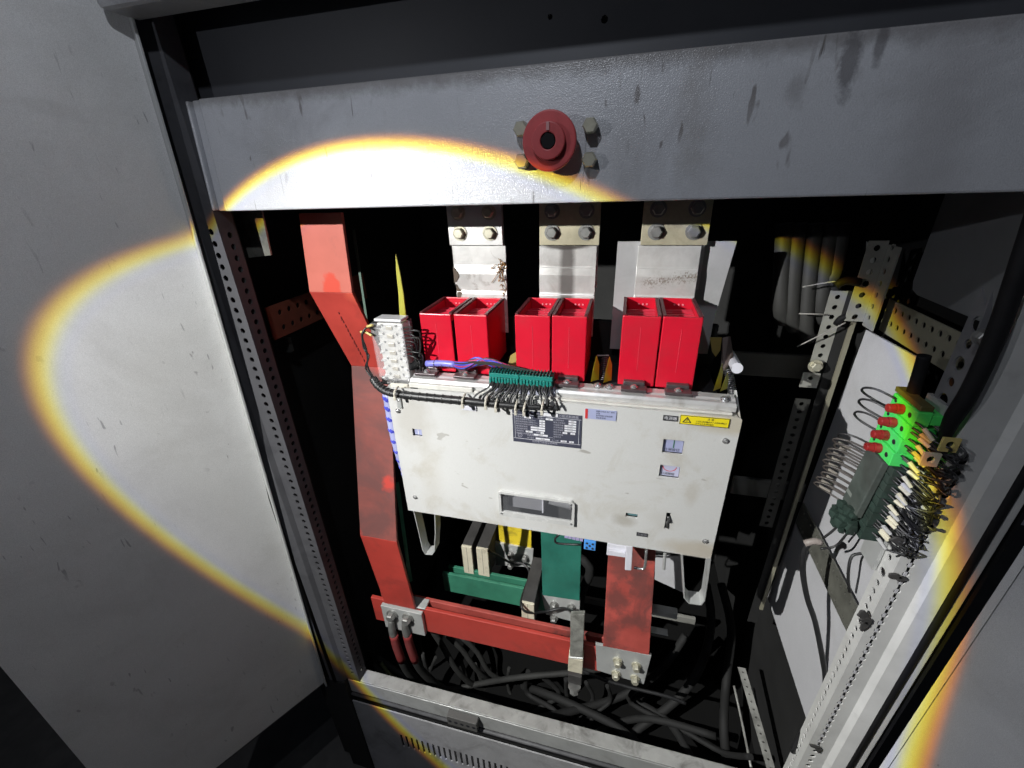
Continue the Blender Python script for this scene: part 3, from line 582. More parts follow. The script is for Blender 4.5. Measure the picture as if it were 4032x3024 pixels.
# arc chutes
CY0, CY1 = 1.10, 1.29
def chute(xa, xb, zt, tilt):
    z0 = -.519; x0, x1 = xa, xb; q = MB(); th = .0075
    q.box(x0, x1, CY0, CY0+th, z0, zt)                                    # front
    q.box(x0, x0+th, CY0+th, CY1-th, z0, zt); q.box(x1-th, x1, CY0+th, CY1-th, z0, zt)
    q.box(x0, x1, CY1-th, CY1, z0, zt+.002); q.box(x0+th, x1-th, CY0+th, CY1-th, z0, z0+.01)
    o = q.build('arc_chute', ARC, brk, bevel=.0026)
    q = MB()                                                                # dark top rim
    for a in ((x0-.0004, x0+th+.0004, CY0+.008, CY1-.006), (x1-th-.0004, x1+.0004, CY0+.008, CY1-.006)): q.box(a[0], a[1], a[2], a[3], zt-.004, zt+.0030)
    q.build('rim_strip', ARCE, o)
    n = 11; me = None
    for i in range(n):
        y = CY0+.022+(CY1-CY0-.062)*i/(n-1)
        if me is None:
            g = MB(); g.prism([(x0+th+.001, y, z0+.02), (x1-th-.001, y, z0+.02), (x1-th-.001, y-.010, zt-.018), (x0+th+.001, y-.010, zt-.022)], (0, .0028, 0))
            f0 = g.build('splitter_plate', FIN, o); me = f0.data; l0 = Vector(f0.location); y0_ = y
        else:
            f = bpy.data.objects.new('splitter_plate', me); COL.objects.link(f); f.parent = o; f.location = l0+Vector((0, (y-y0_)*S, random.uniform(-.002, .002)*S))
    g = MB()
    for k in range(3): g.cyl((x0+(x1-x0)*(.45+.12*k), CY1-th-.0008, zt-.016), (x0+(x1-x0)*(.45+.12*k), CY1-th-.003, zt-.016), .0028, n=8)
    g.build('raised_dots', mat('pink_dots', (.75, .25, .3), .3), o)
    g = MB(); g.box((x0+x1)/2-.0006, (x0+x1)/2+.0006, CY0-.0006, CY0-.0001, zt-.15, zt-.03); g.build('mould_line', mat('pale_mould_line', (.66, .05, .08), .35), o)
    return o
chs = []
for (a, b, y) in [(1650, 1773, 1236), (1785, 1915, 1240), (2026, 2166, 1243), (2173, 2312, 1246), (2452, 2606, 1246), (2612, 2772, 1250)]:
    p, r_ = U(a, y, Y=CY0), U(b, y, Y=CY0); chs.append(chute(p[0], r_[0], (p[2]+r_[2])/2, 0))
for (x0_, x1_) in ((1773, 1785), (2166, 2173), (2606, 2612)):
    p, r_ = U(x0_, 1400, Y=CY0), U(x1_, 1400, Y=CY0); MB().box(p[0]+.004, r_[0]+.004, CY0+.003, CY0+.2, -.519, -.36).build('separator', RUB, brk)
# chute clamps on the rail
for (x, y) in [(1690, 1470), (1840, 1480), (2235, 1503), (2495, 1525), (2668, 1535)]:
    p = U(x, y, Y=1.08); xx = p[0]
    q = MB(); q.box(xx-.033, xx+.033, 1.050, 1.082, -.517, -.508); q.box(xx-.028, xx+.028, 1.082, 1.0995, -.517, -.500)
    o = q.build('clamp', mat('clamp_brown_steel', (.11, .09, .095), .35, .4, var=.2, vs=30), brk, bevel=.002)
    screw((xx, 1.066, -.508), (0, 0, 1), .0075, SCREW, o)
for x in (2352, 2398): p = U(x, 1540, Y=1.075); screw((p[0], 1.075, -.518), (0, -.3, 1), .0095, SCREW, brk)
p = U(2853, 1575, Y=1.06); screw((p[0], 1.06, -.52), (0, -.3, 1), .008, SCREW, brk)
# yellow pointed barriers, spring, levers
for (x, y) in [(2338, 1530), (2388, 1530), (2822, 1550), (2850, 1545)]:
    p = U(x, y, Y=1.10); q = MB(); h = .075 if x < 2840 else .05; w_ = .014
    q.prism([(p[0]-w_*.7, 1.10, -.518), (p[0]+w_*.7, 1.12, -.518), (p[0]+w_*.6, 1.12, -.518+h*.62), (p[0]+.001, 1.11, -.518+h), (p[0]-w_*.4, 1.10, -.518+h*.5)], (.002, .002, 0))
    q.build('insulating_blade', mat('yellow_blade', (.62, .52, .03), .45), brk)
def spring(p0, p1, r, turns, wr, M, parent, nm='spring'):
    p0 = Vector(p0); p1 = Vector(p1); d = (p1-p0).normalized(); a = d.orthogonal().normalized(); b = d.cross(a); n = int(turns*10)
    q = MB(); q.tube([p0+(p1-p0)*(i/n)+(a*math.cos(2*math.pi*i*turns/n)+b*math.sin(2*math.pi*i*turns/n))*r for i in range(n+1)], wr, 5, 0); return q.build(nm, M, parent, smooth=True)
spring(U(2885, 1555, Y=1.12), U(2868, 1455, Y=1.16), .010, 13, .0018, mat('spring_steel', (.12, .12, .13), .3, .6), brk)
spring(U(2375, 1500, Y=1.16), U(2382, 1410, Y=1.2), .010, 12, .0018, mat('spring_steel', (.12, .12, .13), .3, .6), brk)
MB().cyl(U(2902, 1450, Y=1.14), U(2872, 1395, Y=1.30), .0145, n=16).build('white_rod', WPLA, brk)
q = MB(); q.prism([U(2845, 1330, Y=1.22), U(2868, 1325, Y=1.22), U(2880, 1400, Y=1.2), U(2850, 1460, Y=1.18), U(2838, 1450, Y=1.18)], (.006, .004, 0)); q.build('side_lever', mat('lever_brown', (.13, .10, .09), .4, .4), brk)
MB().prism([U(2795, 1330, Y=1.27), U(2842, 1330, Y=1.27), U(2836, 1380, Y=1.27), U(2818, 1405, Y=1.27), U(2804, 1385, Y=1.27)], (0, .005, 0)).build('ochre_tab', mat('ochre_tab', (.34, .27, .08), .5), brk)
MB().prism([U(2010, 1400, Y=1.16), U(2035, 1385, Y=1.16), U(2035, 1445, Y=1.16), U(1998, 1440, Y=1.16)], (0, .005, 0)).build('ochre_tab', mat('ochre_tab', (.34, .27, .08), .5), brk)
MB().tube([U(2352, 1400, Y=1.2), U(2398, 1400, Y=1.2)], .0025, 6, 0).build('cross_pin', SCREW, brk)
# U shaped feet
def ufoot(pts, Y, wd, th):
    P = [U(x, y, Y=Y) for x, y in pts]; q = MB(); q.ribbon(P, (0, wd, 0), th); return q.build('mounting_bracket', GALV, brk, bevel=.001)
ufoot([(1626, 2010), (1650, 2110), (1662, 2165), (1675, 2185), (1702, 2186), (1712, 2172), (1716, 2100), (1714, 2030)], 1.06, .045, .004)
ufoot([(2682, 2180), (2688, 2280), (2692, 2355), (2712, 2378), (2762, 2385), (2776, 2368), (2790, 2280), (2800, 2200)], 1.07, .05, .005)
# small parts under the panel
s = MB().prism([U(2390, 2140, Y=1.07), U(2475, 2155, Y=1.07), U(2470, 2190, Y=1.07), U(2405, 2180, Y=1.07)], (0, .03, 0)).build('release_hook', WPLA, brk, bevel=.003)
MB().prism([U(2465, 2150, Y=1.055), U(2492, 2153, Y=1.055), U(2486, 2247, Y=1.055), U(2460, 2245, Y=1.055)], (0, .012, 0)).build('hook_tongue', WPLA, s, bevel=.002)
MB().prism([U(2390, 2165, Y=1.06), U(2462, 2180, Y=1.06), U(2462, 2196, Y=1.06), U(2388, 2186, Y=1.06)], (0, .05, 0)).build('hook_shelf', WPLA, s, bevel=.002)
MB().tube([U(2545, 2165, Y=1.08), U(2540, 2225, Y=1.08), U(2530, 2240, Y=1.08), U(2495, 2235, Y=1.08)], .0045, 8, 3).build('release_rod', SCREW, brk, smooth=True)
MB().tube([U(2618, 2180, Y=1.09), U(2614, 2240, Y=1.09)], .005, 8, 0).build('stud', GALV, brk)

for (cx_, cz_, ax_, hf_, col_, am_) in [(-.565, -.86, (1, 0, .28), (.055, .09, .05), (.44, .41, .35), .3), (-.60, -.66, (1, 0, .6), (.075, .09, .05), (.36, .33, .28), .4), (.16, -.90, (1, 0, 1.4), (.055, .07, .04), (.44, .42, .37), .3), (.28, -.57, (.6, 0, 2), (.06, .05, .04), (.42, .35, .2), .5), (.27, -1.0, (.7, 0, 2), (.075, .07, .05), (.40, .33, .22), .5), (.225, -.80, (2, 0, .8), (.04, .05, .03), (.4, .36, .3), .4), (.05, -.93, (1, 0, 1.5), (.045, .06, .03), (.3, .27, .22), .5)]:
    band(CREAM, (cx_, YP, cz_), ax_, hf_, col_, am_, 26)
# ================================================================== UPPER BUSBARS
YC = 1.295
def upper_bar(xa, xb, pa, pb, clampM, barM, boltM, label, low_shift, i):
    t = thing('busbar', ((xa+xb)/2, 1.36, -.36), label, 'busbar', 'upper busbars behind the arc chutes')
    Yc = YC
    MB().box(xa, xb, Yc, Yc+.012, -.176, -.062).build('connection_bar', clampM, t, bevel=.0012)
    MB().box(xa+.002, xb-.002, Yc+.012, Yc+.026, -.30, .15).build('rear_bar', ALU, t, bevel=.001)
    l0, l1 = pa*Yc, pb*Yc
    q = MB(); q.ribbon([(l0, Yc+.004, -.1775), (l0, Yc+.004, -.235), (l0, Yc+.000, -.262), (l0, Yc+.000, -.315), (l0, Yc-.003, -.325), (l0, Yc-.003, -.45)], (l1-l0, 0, 0), .006)
    f = q.build('flexible_strap', barM, t, bevel=.0012)
    for zz in (-.240, -.318): MB().tube([(l0+.004, Yc-.002-(.009 if zz < -.3 else 0), zz), (l1-.004, Yc-.002-(.009 if zz < -.3 else 0), zz-.001)], .0014, 5, 0).build('fold_ridge', ALU, f)
    for fx in (.22, .78):
        xx = xa+(xb-xa)*fx
        bolt((xx, Yc, -.140), (0, -1, 0), .0165, .020, boltM, t)
        bolt((xx, Yc, -.082), (0, -1, 0), .0165, .020, boltM, t)
    return t, f, l0, l1, Yc
t, f, l0, l1, Yc = upper_bar(-.416*YC, -.283*YC, -.407, -.276, ALU, ALU2, BOLT, 'left upper aluminium busbar with torn silver strap and brown sealant', 0, 0)
q = MB()
for k in range(26):
    c_ = Vector((l1-.018+random.gauss(0, .007), Yc-.004+random.gauss(0, .004), -.262+random.gauss(0, .020)))
    a_ = c_+Vector((random.gauss(0, .009), -.006, random.gauss(0, .012))); b_ = c_+Vector((random.gauss(0, .008), -.002, random.gauss(0, .012)))
    q.tube([c_, (a_+c_)/2+Vector((0, -.006, 0)), a_, b_], .0011, 5, 2)
q.build('dried_sealant', mat('brown_sealant', (.30, .15, .04), .35, var=.3, vs=60), t, smooth=True)
for (dx, z) in ((0, -.265), (.006, -.322)):
    c_ = Vector((l0+dx, Yc-.006, z)); MB().prism([c_+Vector((-.004, 0, .026)), c_+Vector((.010, 0, .008)), c_+Vector((.014, 0, -.004)), c_+Vector((.004, 0, -.022)), c_+Vector((-.004, 0, -.024))], (0, -.003, 0)).build('torn_flap', mat('flap_brown', (.10, .075, .055), .7), t)
SOOT = mat('sooty_strap', (.60, .595, .585), .40, .35, var=.16, vs=22, bump=.2, bs=120, dirt=.4, dcol=(.3, .27, .24), ds=20)
band(SOOT, (-.131*YC, YC, -.30), (1, 0, .10), (.022, .014, .014), (.10, .09, .085), .85, 30); band(SOOT, (-.135*YC, YC, -.176), (.4, 0, 2.2), (.026, .012, .012), (.06, .05, .045), .9, 50)
upper_bar(-.196*YC, -.062*YC, -.196, -.066, BRASS, SOOT, BOLTG, 'middle upper busbar with yellowed top plate and soot streak down its strap', 0, 1)
SPEC = mat('speckled_strap', (.60, .595, .585), .40, .35, var=.16, vs=22, bump=.2, bs=120, dirt=.3, dcol=(.3, .27, .24), ds=20)
for dx_ in (-.04, .0, .045, .08): band(SPEC, ((.085+dx_*.7)*YC, YC, -.272+dx_*.15), (.55, 0, 1.2), (.056, .115, .014), (.17, .12, .08), .7, 260)
upper_bar(.026*YC, .160*YC, .022, .150, BRASS, SPEC, BOLTG, 'right upper busbar with yellowed top plate and speckled brown strap', 0, 2)
o = thing('mounting_plate', (.12, 1.325, -.5), 'pale grey square plate standing behind the right upper busbar', 'plate')
plate('plate_sheet', [(-.031, -.50), (.262, -.50), (.262, -.402), (.286, -.170), (-.029, -.170)], [], .006, FY(1.325), (0, 1, 0), mat('plate_pale', (.40, .40, .41), .45, .1, var=.1, vs=16, dirt=.3, dcol=(.25, .24, .23), ds=16), o, bevel=.001)
# ---- left red busbar with its jogs
t = thing('busbar', (-1.05, 1.25, -1.8), 'long red sleeved busbar with two bends on the left of the breaker', 'busbar')
L_ = [(1175, 840, 1.22), (1218, 1150, 1.22), (1383, 1440, 1.29), (1418, 2108, 1.13), (1515, 2375, 1.145)]
R_ = [(1343, 840, 1.22), (1385, 1150, 1.22), (1532, 1450, 1.29), (1562, 2135, 1.13), (1634, 2398, 1.145)]
LP = [U(x, y, Y=Y) for x, y, Y in L_]; RP = [U(x, y, Y=Y) for x, y, Y in R_]
RP = [Vector((r.x, l.y, l.z+(r.z-l.z)*.25)) for l, r in zip(LP, RP)]
def seg(i, j, M, nm):
    q = MB(); q.hexa([LP[i], RP[i], RP[i]+Vector((0, .014, 0)), LP[i]+Vector((0, .014, 0))], [LP[j], RP[j], RP[j]+Vector((0, .014, 0)), LP[j]+Vector((0, .014, 0))]); return q.build(nm, M, t, bevel=.002)
BRN = mat('brownish_bus_sleeve', (.27, .075, .062), .5, var=.2, vs=9, dirt=.9, dcol=(.14, .062, .058), ds=5, dthr=.42)
for (x_, y_, ax_, hf_, am_) in [(1540, 1900, (1, 0, .7), (.06, .09, .02), .9), (1500, 1480, (.6, 0, 1.2), (.09, .09, .03), .9), (1450, 2060, (1.3, 0, .5), (.05, .08, .02), .7)]: band(BRN, U(x_, y_, Y=1.2), (ax_[0], .2, ax_[2]), hf_, (.55, .06, .045), am_, 24)
band(REDB, U(1420, 1150, Y=1.22), (1, .2, 1.4), (.09, .09, .03), (.62, .10, .06), .8, 20); band(REDP, U(1310, 1130, Y=1.22), (1.2, .2, .9), (.075, .09, .015), (.66, .08, .05), .9, 26)
seg(0, 1, REDP, 'sleeve'); seg(1, 2, REDB, 'sleeve'); seg(2, 3, BRN, 'sleeve'); seg(3, 4, REDB, 'sleeve')
q = MB()
for i in range(14):
    k = i/14; c = LP[1].lerp(LP[2], .25+.75*k)*(.55)+RP[1].lerp(RP[2], .25+.75*k)*.45
    q.box(c.x-.0015, c.x+.0015, c.y-.0026, c.y-.0016, c.z-.010*random.random()-.003, c.z+.003)
q.build('printed_dashes', mat('print_brown', (.15, .02, .02), .5), t)
gs = thing('earth_strip', (-1.0, 1.5, -1.4), 'thin pale green strip hanging beside the left red busbar', 'strip')
MB().ribbon([U(1388, 905, Y=1.5), U(1440, 1255, Y=1.5)], (.010, 0, 0), .003).build('upper_strip', mat('pale_green', (.13, .20, .16), .5), gs)
MB().ribbon([U(1556, 1900, Y=1.3), U(1600, 2225, Y=1.26), U(1612, 2290, Y=1.26)], (.012, .01, 0), .004).build('lower_strip', GRNB, gs)
# ================================================================== LOWER BUSBARS
def fbox(x0, y0, x1, y1, Y, d):
    a = U(x0, y0, Y=Y); b = U(x1, y1, Y=Y); return a.x, b.x, Y, Y+d, b.z, a.z
zt, zb = -1.512*1.16, -1.648*1.16
t = thing('busbar', (-.5, 1.17, zb), 'double red horizontal busbar running along the bottom below the breaker', 'busbar')
MB().box(-.905*1.16, .03, 1.16, 1.178, zb, zt).build('front_bar', REDB, t, bevel=.003)
MB().box(-.885*1.16, .05, 1.205, 1.223, zb, zt).build('rear_bar', REDD, t, bevel=.003)
cx0, cx1 = U(1502, 2375, Y=1.15).x, U(1662, 2410, Y=1.15).x
lp = MB().box(cx0, cx1, 1.140, 1.159, zb-.006, zt-.012).build('joint_plate', GALV, t, bevel=.002)
MB().box(cx0+.02, cx1+.012, 1.16, 1.21, zt-.01, zt+.004).build('joint_spacer', GALV, t, bevel=.002)
for i, xx in enumerate((cx0+.055, cx0+.135)):
    bolt((xx, 1.14, zt-.055), (0, -1, 0), .021, .030, BOLTG, t)
# green pair
zt2, zb2 = -1.285*1.38, -1.378*1.38
t = thing('busbar', (-.5, 1.4, zb2), 'double green horizontal busbar above the red one', 'busbar')
MB().box(-.566*1.38, -.10, 1.38, 1.396, zb2, zt2).build('front_bar', GRNB, t, bevel=.003)
MB().box(-.556*1.38, -.10, 1.425, 1.441, zb2, zt2).build('rear_bar', GRNB, t, bevel=.003)
# vertical bars
def vbar(pl, M, nm, label, plate_px, bolts, Y0, Y1, Yp, bM):
    t = thing('busbar', tuple(U(*plate_px[2], Y=Yp)), label, 'busbar', 'busbar tails below the breaker')
    a, b, c, d = pl; P = [U(*a, Y=Y0), U(*b, Y=Y0), U(*c, Y=Y1), U(*d, Y=Y1)]
    q = MB(); q.prism(P, (0, .014, 0)); q.build('sleeve', M, t, bevel=.002)
    P = [U(*x, Y=Yp) for x in plate_px]; q = MB(); q.prism(P, (0, .012, 0)); q.build('joint_plate', GALV, t, bevel=.0015)
    for (x, y) in bolts: p = U(x, y, Y=Yp); bolt((p.x, Yp, p.z), (0, -1, 0), .014, .026, bM, t)
    return t
vbar([(2128, 2050), (2292, 2060), (2282, 2366), (2136, 2344)], GRNT, 'g', 'green sleeved tail hanging below the middle of the breaker', [(2132, 2340), (2284, 2360), (2280, 2455), (2150, 2420)], [(2182, 2378), (2250, 2388), (2182, 2432)], 1.36, 1.33, 1.335, BOLTG)
for (x_, y_, ax_, hf_, am_) in [(2470, 2260, (1, 0, .8), (.05, .07, .02), .85), (2430, 2370, (1.6, 0, 1), (.05, .08, .02), .9), (2520, 2320, (1.5, 0, .9), (.048, .08, .02), .85), (2500, 2440, (.8, 0, 2.0), (.055, .09, .02), .9), (2410, 2470, (2, 0, .8), (.05, .07, .02), .8), (2560, 2200, (2, 0, 1), (.05, .07, .02), .7)]:
    band(REDD, U(x_, y_, Y=1.16), (ax_[0], .0, ax_[2]), (hf_[0]+.085, .21, .05), (.10, .042, .038), am_*.8, 22)
vbar([(2398, 2120), (2584, 2150), (2556, 2580), (2374, 2545)], REDD, 'r', 'red sleeved tail with dark smoke stains below the right of the breaker', [(2345, 2538), (2565, 2582), (2535, 2695), (2350, 2640)], [(2432, 2600), (2505, 2618), (2425, 2650), (2500, 2668)], 1.22, 1.125, 1.13, BOLT)
vbar([(1958, 2030), (2092, 2045), (2092, 2160), (1968, 2145)], YELB, 'y', 'stained yellow sleeved tail behind the cream insulators', [(1950, 2135), (2100, 2165), (2096, 2235), (1952, 2225)], [(2010, 2180), (2068, 2192), (2012, 2222)], 1.55, 1.55, 1.54, BOLTG)
# red remains at the far end
# insulating clamps
def clampblk(label, blocks):
    p0 = blocks[0]; a = fbox(*p0[:4], p0[4], p0[5]); t = thing('insulator_clamp', ((a[0]+a[1])/2, a[2], a[4]), label, 'insulator', 'insulating busbar supports')
    for (x0, y0, x1, y1, Y, d, M, top) in blocks:
        b = fbox(x0, y0, x1, y1, Y, d)
        MB().box(b[0], b[1], b[2], b[2]+.012, b[4], b[5]).build('cream_face', M, t, bevel=.0015)
        MB().box(b[0], b[1], b[2]+.0122, b[2]+d, b[4], b[5]+.001).build('insulator_block', top, t, bevel=.003)
        xm = (b[0]+b[1])/2; MB().box(xm-.0008, xm+.0008, b[2]-.0004, b[2]+.001, b[4]+.01, b[5]-.004).build('seam', INSB, t)
    return t
t1 = clampblk('pair of black insulators with cream faces left of the yellow tail', [(1816, 2150, 1866, 2262, 1.42, .20, INSC, INSB), (1874, 2158, 1928, 2272, 1.42, .20, INSC, INSB)])
t2 = clampblk('single black insulator with cream face crossing the green busbar', [(2052, 2372, 2104, 2470, 1.24, .26, INSC, INSB)])
t = thing('support_bracket', tuple(U(2265, 2700, Y=1.08)), 'dusty steel capped insulator bracket clamping the red horizontal busbar', 'bracket')
b = fbox(2238, 2590, 2292, 2655, 1.10, .05); MB().box(b[0], b[1], b[2], b[2]+.05, b[4], b[5]).build('cream_block', INSC, t, bevel=.002)
P = [U(2244, 2585, Y=1.095), U(2294, 2588, Y=1.095), U(2302, 2420, Y=1.14), U(2246, 2422, Y=1.14)]
MB().prism(P, (0, .02, 0)).build('steel_cap', mat('dusty_dark_steel', (.22, .22, .20), .5, .2, var=.3, vs=30, dirt=.8, dcol=(.07, .07, .06), ds=30, dthr=.48), t, bevel=.002)
MB().tube([U(2242, 2588, Y=1.09), U(2296, 2592, Y=1.09)], .0035, 8, 0).build('cap_lip', GALV, t)
b = fbox(2236, 2660, 2288, 2705, 1.10, .04); MB().box(b[0], b[1], b[2]+.004, b[2]+.04, b[4], b[5]).build('lower_block', INSB, t, bevel=.003)
bolt(U(2262, 2700, Y=1.10), (0, -.4, -1), .020, .035, BOLTG, t)
# small wires tied round the clamps
def wire(pts, r, M, label, cat='wire', name='wire', group=None, smooth=4, n=7):
    o = MB().tube(pts, r, n, smooth).build(name, M, None, smooth=True); return tag(o, label, cat, group)
wire([U(1925, 2170, Y=1.41), U(1965, 2190, Y=1.46), U(2010, 2215, Y=1.5), U(2060, 2220, Y=1.5), U(2085, 2260, Y=1.46), U(2062, 2330, Y=1.32), U(2052, 2380, Y=1.23), U(2075, 2410, Y=1.22), U(2140, 2410, Y=1.28), U(2215, 2395, Y=1.30), U(2260, 2410, Y=1.25)], .006, CABLE, 'black wire strung from the cream insulators to the green joint plate')
# little green stop of the plates
tag(MB().box(*fbox(2300, 2128, 2344, 2170, 1.12, .02)).build('terminal_cube', BLUET, None, bevel=.002), 'small blue terminal cube hanging under the panel', 'terminal')
cb = bpy.data.objects['terminal_cube']; a = fbox(2300, 2128, 2344, 2170, 1.12, .02)
for fx, fz in ((.25, .25), (.75, .25), (.25, .75), (.75, .75), (.5, .5)):
    MB().cyl((a[0]+(a[1]-a[0])*fx, 1.1195, a[4]+(a[5]-a[4])*fz), (a[0]+(a[1]-a[0])*fx, 1.118, a[4]+(a[5]-a[4])*fz), .0042, n=10).build('terminal_hole', PBLK, cb)
o = thing('terminal_row', tuple(U(2250, 2135, Y=1.13)), 'small lavender terminal row peeking out under the panel', 'terminal')
a = fbox(2222, 2112, 2296, 2130, 1.13, .02)
for k in range(5): MB().box(a[0]+(a[1]-a[0])*k/5+.001, a[0]+(a[1]-a[0])*(k+1)/5-.001, a[2], a[3], a[4]-k*.001, a[5]).build('terminal_segment', mat('lavender_plastic', (.34, .30, .50), .4), o)
wire([U(2200, 2105, Y=1.12), U(2185, 2125, Y=1.12), U(2200, 2140, Y=1.12), U(2290, 2145, Y=1.12)], .004, CABLE, 'thin black wire looping under the panel beside the terminals')
# pale plate seen through the right foot
tag(MB().prism([U(2580, 2190, Y=1.6), U(2690, 2190, Y=1.6), U(2694, 2335, Y=1.6), U(2578, 2282, Y=1.6)], (0, .006, 0)).build('pale_plate', WALLP), 'pale slanted plate seen behind the right mounting bracket', 'plate')
tag(MB().box(*fbox(2570, 2400, 2665, 2440, 1.3, .03)).build('steel_bar', GALV, None, bevel=.002), 'short bright steel bar right of the stained red tail', 'bar')
tag(MB().box(*fbox(2560, 2490, 2630, 2505, 1.25, .03)).build('steel_bar', GALV, None, bevel=.002), 'thin bright steel bar right of the lower red tail', 'bar')
# ================================================================== REAR RAILS AND PERFORATED STRIPS
def rail(p, q_, h, Y, label):
    a = U(*p, Y=Y); b = U(*q_, Y=Y); o = MB().box(a.x, b.x, Y, Y+.02, a.z-h, a.z).build('rear_rail', mat('rail_grey', (.22, .218, .20), .6, var=.15, spec=.2), None, bevel=.003)
    return tag(o, label, 'rail')
rail((2860, 1385), (3260, 1405), .10, 1.8, 'grey rail crossing the dark back behind the white rod')
rail((2890, 1880), (3240, 1930), .095, 1.8, 'grey rail crossing the dark back lower right of the breaker')
rail((1650, 2395), (2420, 2500), .06, 2.0, 'dim rail in the dark below the green busbar')
rail((2280, 2350), (2750, 2400), .05, 1.9, 'dim rail in the dark behind the stained red tail')
rail((1030, 1350), (1180, 1350), .08, 1.6, 'dim rail in the dark left of the red busbar')
# perforated: cross bars and posts
def perf(name, label, x0, x1, z0, z1, Y, rows, pitch, r, M, axis='v', th=.004, rx=None, cat='strip', at=None, group=None):
    hs = []
    if axis == 'v':
        z = z1-pitch*.6
        while z > z0+pitch*.4:
            for f_ in rows: hs.append(circ(x0+(x1-x0)*f_, z, r, 10))
            z -= pitch
    else:
        x = x0+pitch*.6
        while x < x1-pitch*.4:
            for f_ in rows: hs.append(circ(x, z0+(z1-z0)*f_, r, 10))
            x += pitch
    o = plate(name, rect(x0, z0, x1, z1), hs, th, at or FY(Y), (0, 1, 0) if at is None else (1, 0, 0), M)
    return tag(o, label, cat, group)
GAL2 = mat('perforated_galvanised', (.30, .30, .27), .45, .2, var=.15, vs=20)
Ya = 1.50
a = U(3272, 1145, Y=Ya); b = U(3345, 1147, Y=Ya); c = U(3207, 1425, Y=Ya)
perf('perforated_post', 'perforated galvanised post left of the crossing at the right rear', a.x, a.x+.046, c.z, a.z, Ya, [.5], .032, .0075, GAL2)
a2 = U(3166, 1525, Y=Ya); perf('perforated_post', 'short lower end of the perforated post under the rail', a.x-.012, a.x+.04, a2.z, c.z-.04, Ya, [.5], .032, .0075, GAL2)
perf('perforated_post', 'long dim perforated upright continuing down the right rear corner', a2.x-.012, a2.x+.036, -1.30, a2.z-.05, Ya+.012, [.5], .032, .0075, mat('shaded_perforated', (.03, .03, .027), .6, var=.3, vs=20))  # shaded copy of the perforated steel, shade put into the colour
MB_ = MB(); MB_.box(a.x+.0465, a.x+.088, Ya, Ya+.004, -1.85, a.z); tag(MB_.build('shaded_upright', DARK), 'side of the rear post painted dark as shade, running down the back right corner', 'post')  # dark strip carries the shaded side of the post in its colour
tag(MB().box(a.x+.075, a.x+.088, Ya-.01, Ya-.002, -1.75, a.z-.08).build('painted_lit_edge', mat('lit_edge_olive', (.20, .19, .14), .5)), 'thin strip painting the lit edge of the rear post beside the pale side sheet', 'post')  # paler strip added to paint the lit edge
# strip B with its side flange, near the right wall
Yb = 1.45
a = U(3400, 1035, Y=Yb); b = U(3348, 1265, Y=Yb)
perf('perforated_strip', 'perforated upright strip catching the yellow edge of the torch light', a.x-.002, a.x+.046, b.z, a.z+.06, Yb, [.5], .033, .0085, GAL2)
hs = [circ(Yb-.022-.0, z, .0085, 10) for z in np.arange(b.z+.02, a.z+.06, .033)]
tag(plate('perforated_flange', rect(Yb-.060, b.z-.01, Yb-.0005, a.z+.05), hs, .004, FX(a.x+.046), (1, 0, 0), GAL2), 'side flange of the yellow lit perforated strip', 'strip')
# depth running perforated rail above the pale side sheet
hs = [circ(y, -.415+dz, .0085, 10) for y in np.arange(1.12, 1.46, .034) for dz in (0.0, .04)]
tag(plate('perforated_rail', rect(1.08, -.447, 1.475, -.352), hs, .004, FX(.757), (1, 0, 0), mat('rail_dim', (.20, .19, .14), .5)), 'perforated rail running back along the top of the pale side sheet', 'rail')
tag(MB().prism([U(3405, 1100, Y=1.50), U(3460, 1050, Y=1.50), U(3414, 950, Y=1.50)], (0, .004, 0)).build('pale_fin', GALV), 'narrow pale fin above the perforated upright strip', 'plate')
# lower diagonal perforated rail on the side sheet
p = U(3338, 2484, X=.74); zr = p.z
hs = [circ(y, zr+dz, .006, 8) for y in np.arange(1.07, 1.50, .03) for dz in (.018, .085)]
tag(plate('perforated_rail', rect(1.05, zr, 1.53, zr+.105), hs, .006, FX(.735), (1, 0, 0), mat('rail_darkgrey', (.10, .10, .085), .55, var=.3, vs=30)), 'dark perforated rail running back across the pale side sheet', 'rail')
# orange perforated bar at left
a = U(1040, 1245, X=-1.23); b = U(1245, 1225, X=-1.23)
zc = a.z-.03
hs = [circ(y, zc+dz, .011, 10) for y in np.arange(a.y+.06, a.y+.33, .048) for dz in (-.028, .028)]
tag(plate('perforated_bar', rect(a.y, zc-.06, a.y+.62, zc+.06), hs, .006, FX(-1.22), (1, 0, 0), BORNG), 'perforated bar coloured dull orange for red bounce light on the left wall of the cabinet', 'bar')
tag(MB().box(*fbox(1058, 1330, 1145, 1388, 1.30, .02)).build('grey_block', mat('dim_block', (.06, .062, .058), .6)), 'small dim grey block under the orange perforated bar', 'block')
o = MB().prism([U(912, 838, Y=1.12), U(1030, 832, Y=1.12), U(1066, 1005, Y=1.12), U(955, 1018, Y=1.12)], (0, .006, 0)).build('glossy_tag', mat('smoky_glossy', (.16, .16, .14), .12, var=.4, vs=30, spec=.8, dirt=.6, dcol=(.06, .06, .05), ds=30)); tag(o, 'smoky glossy plastic piece hanging at the upper left corner', 'cover')
tag(MB().tube([U(1092, 1135, Y=1.5), U(1094, 1165, Y=1.5)], .006, 8, 0).build('pale_peg', mat('peg_grey', (.3, .3, .3), .5)), 'tiny pale peg above the orange perforated bar', 'peg')
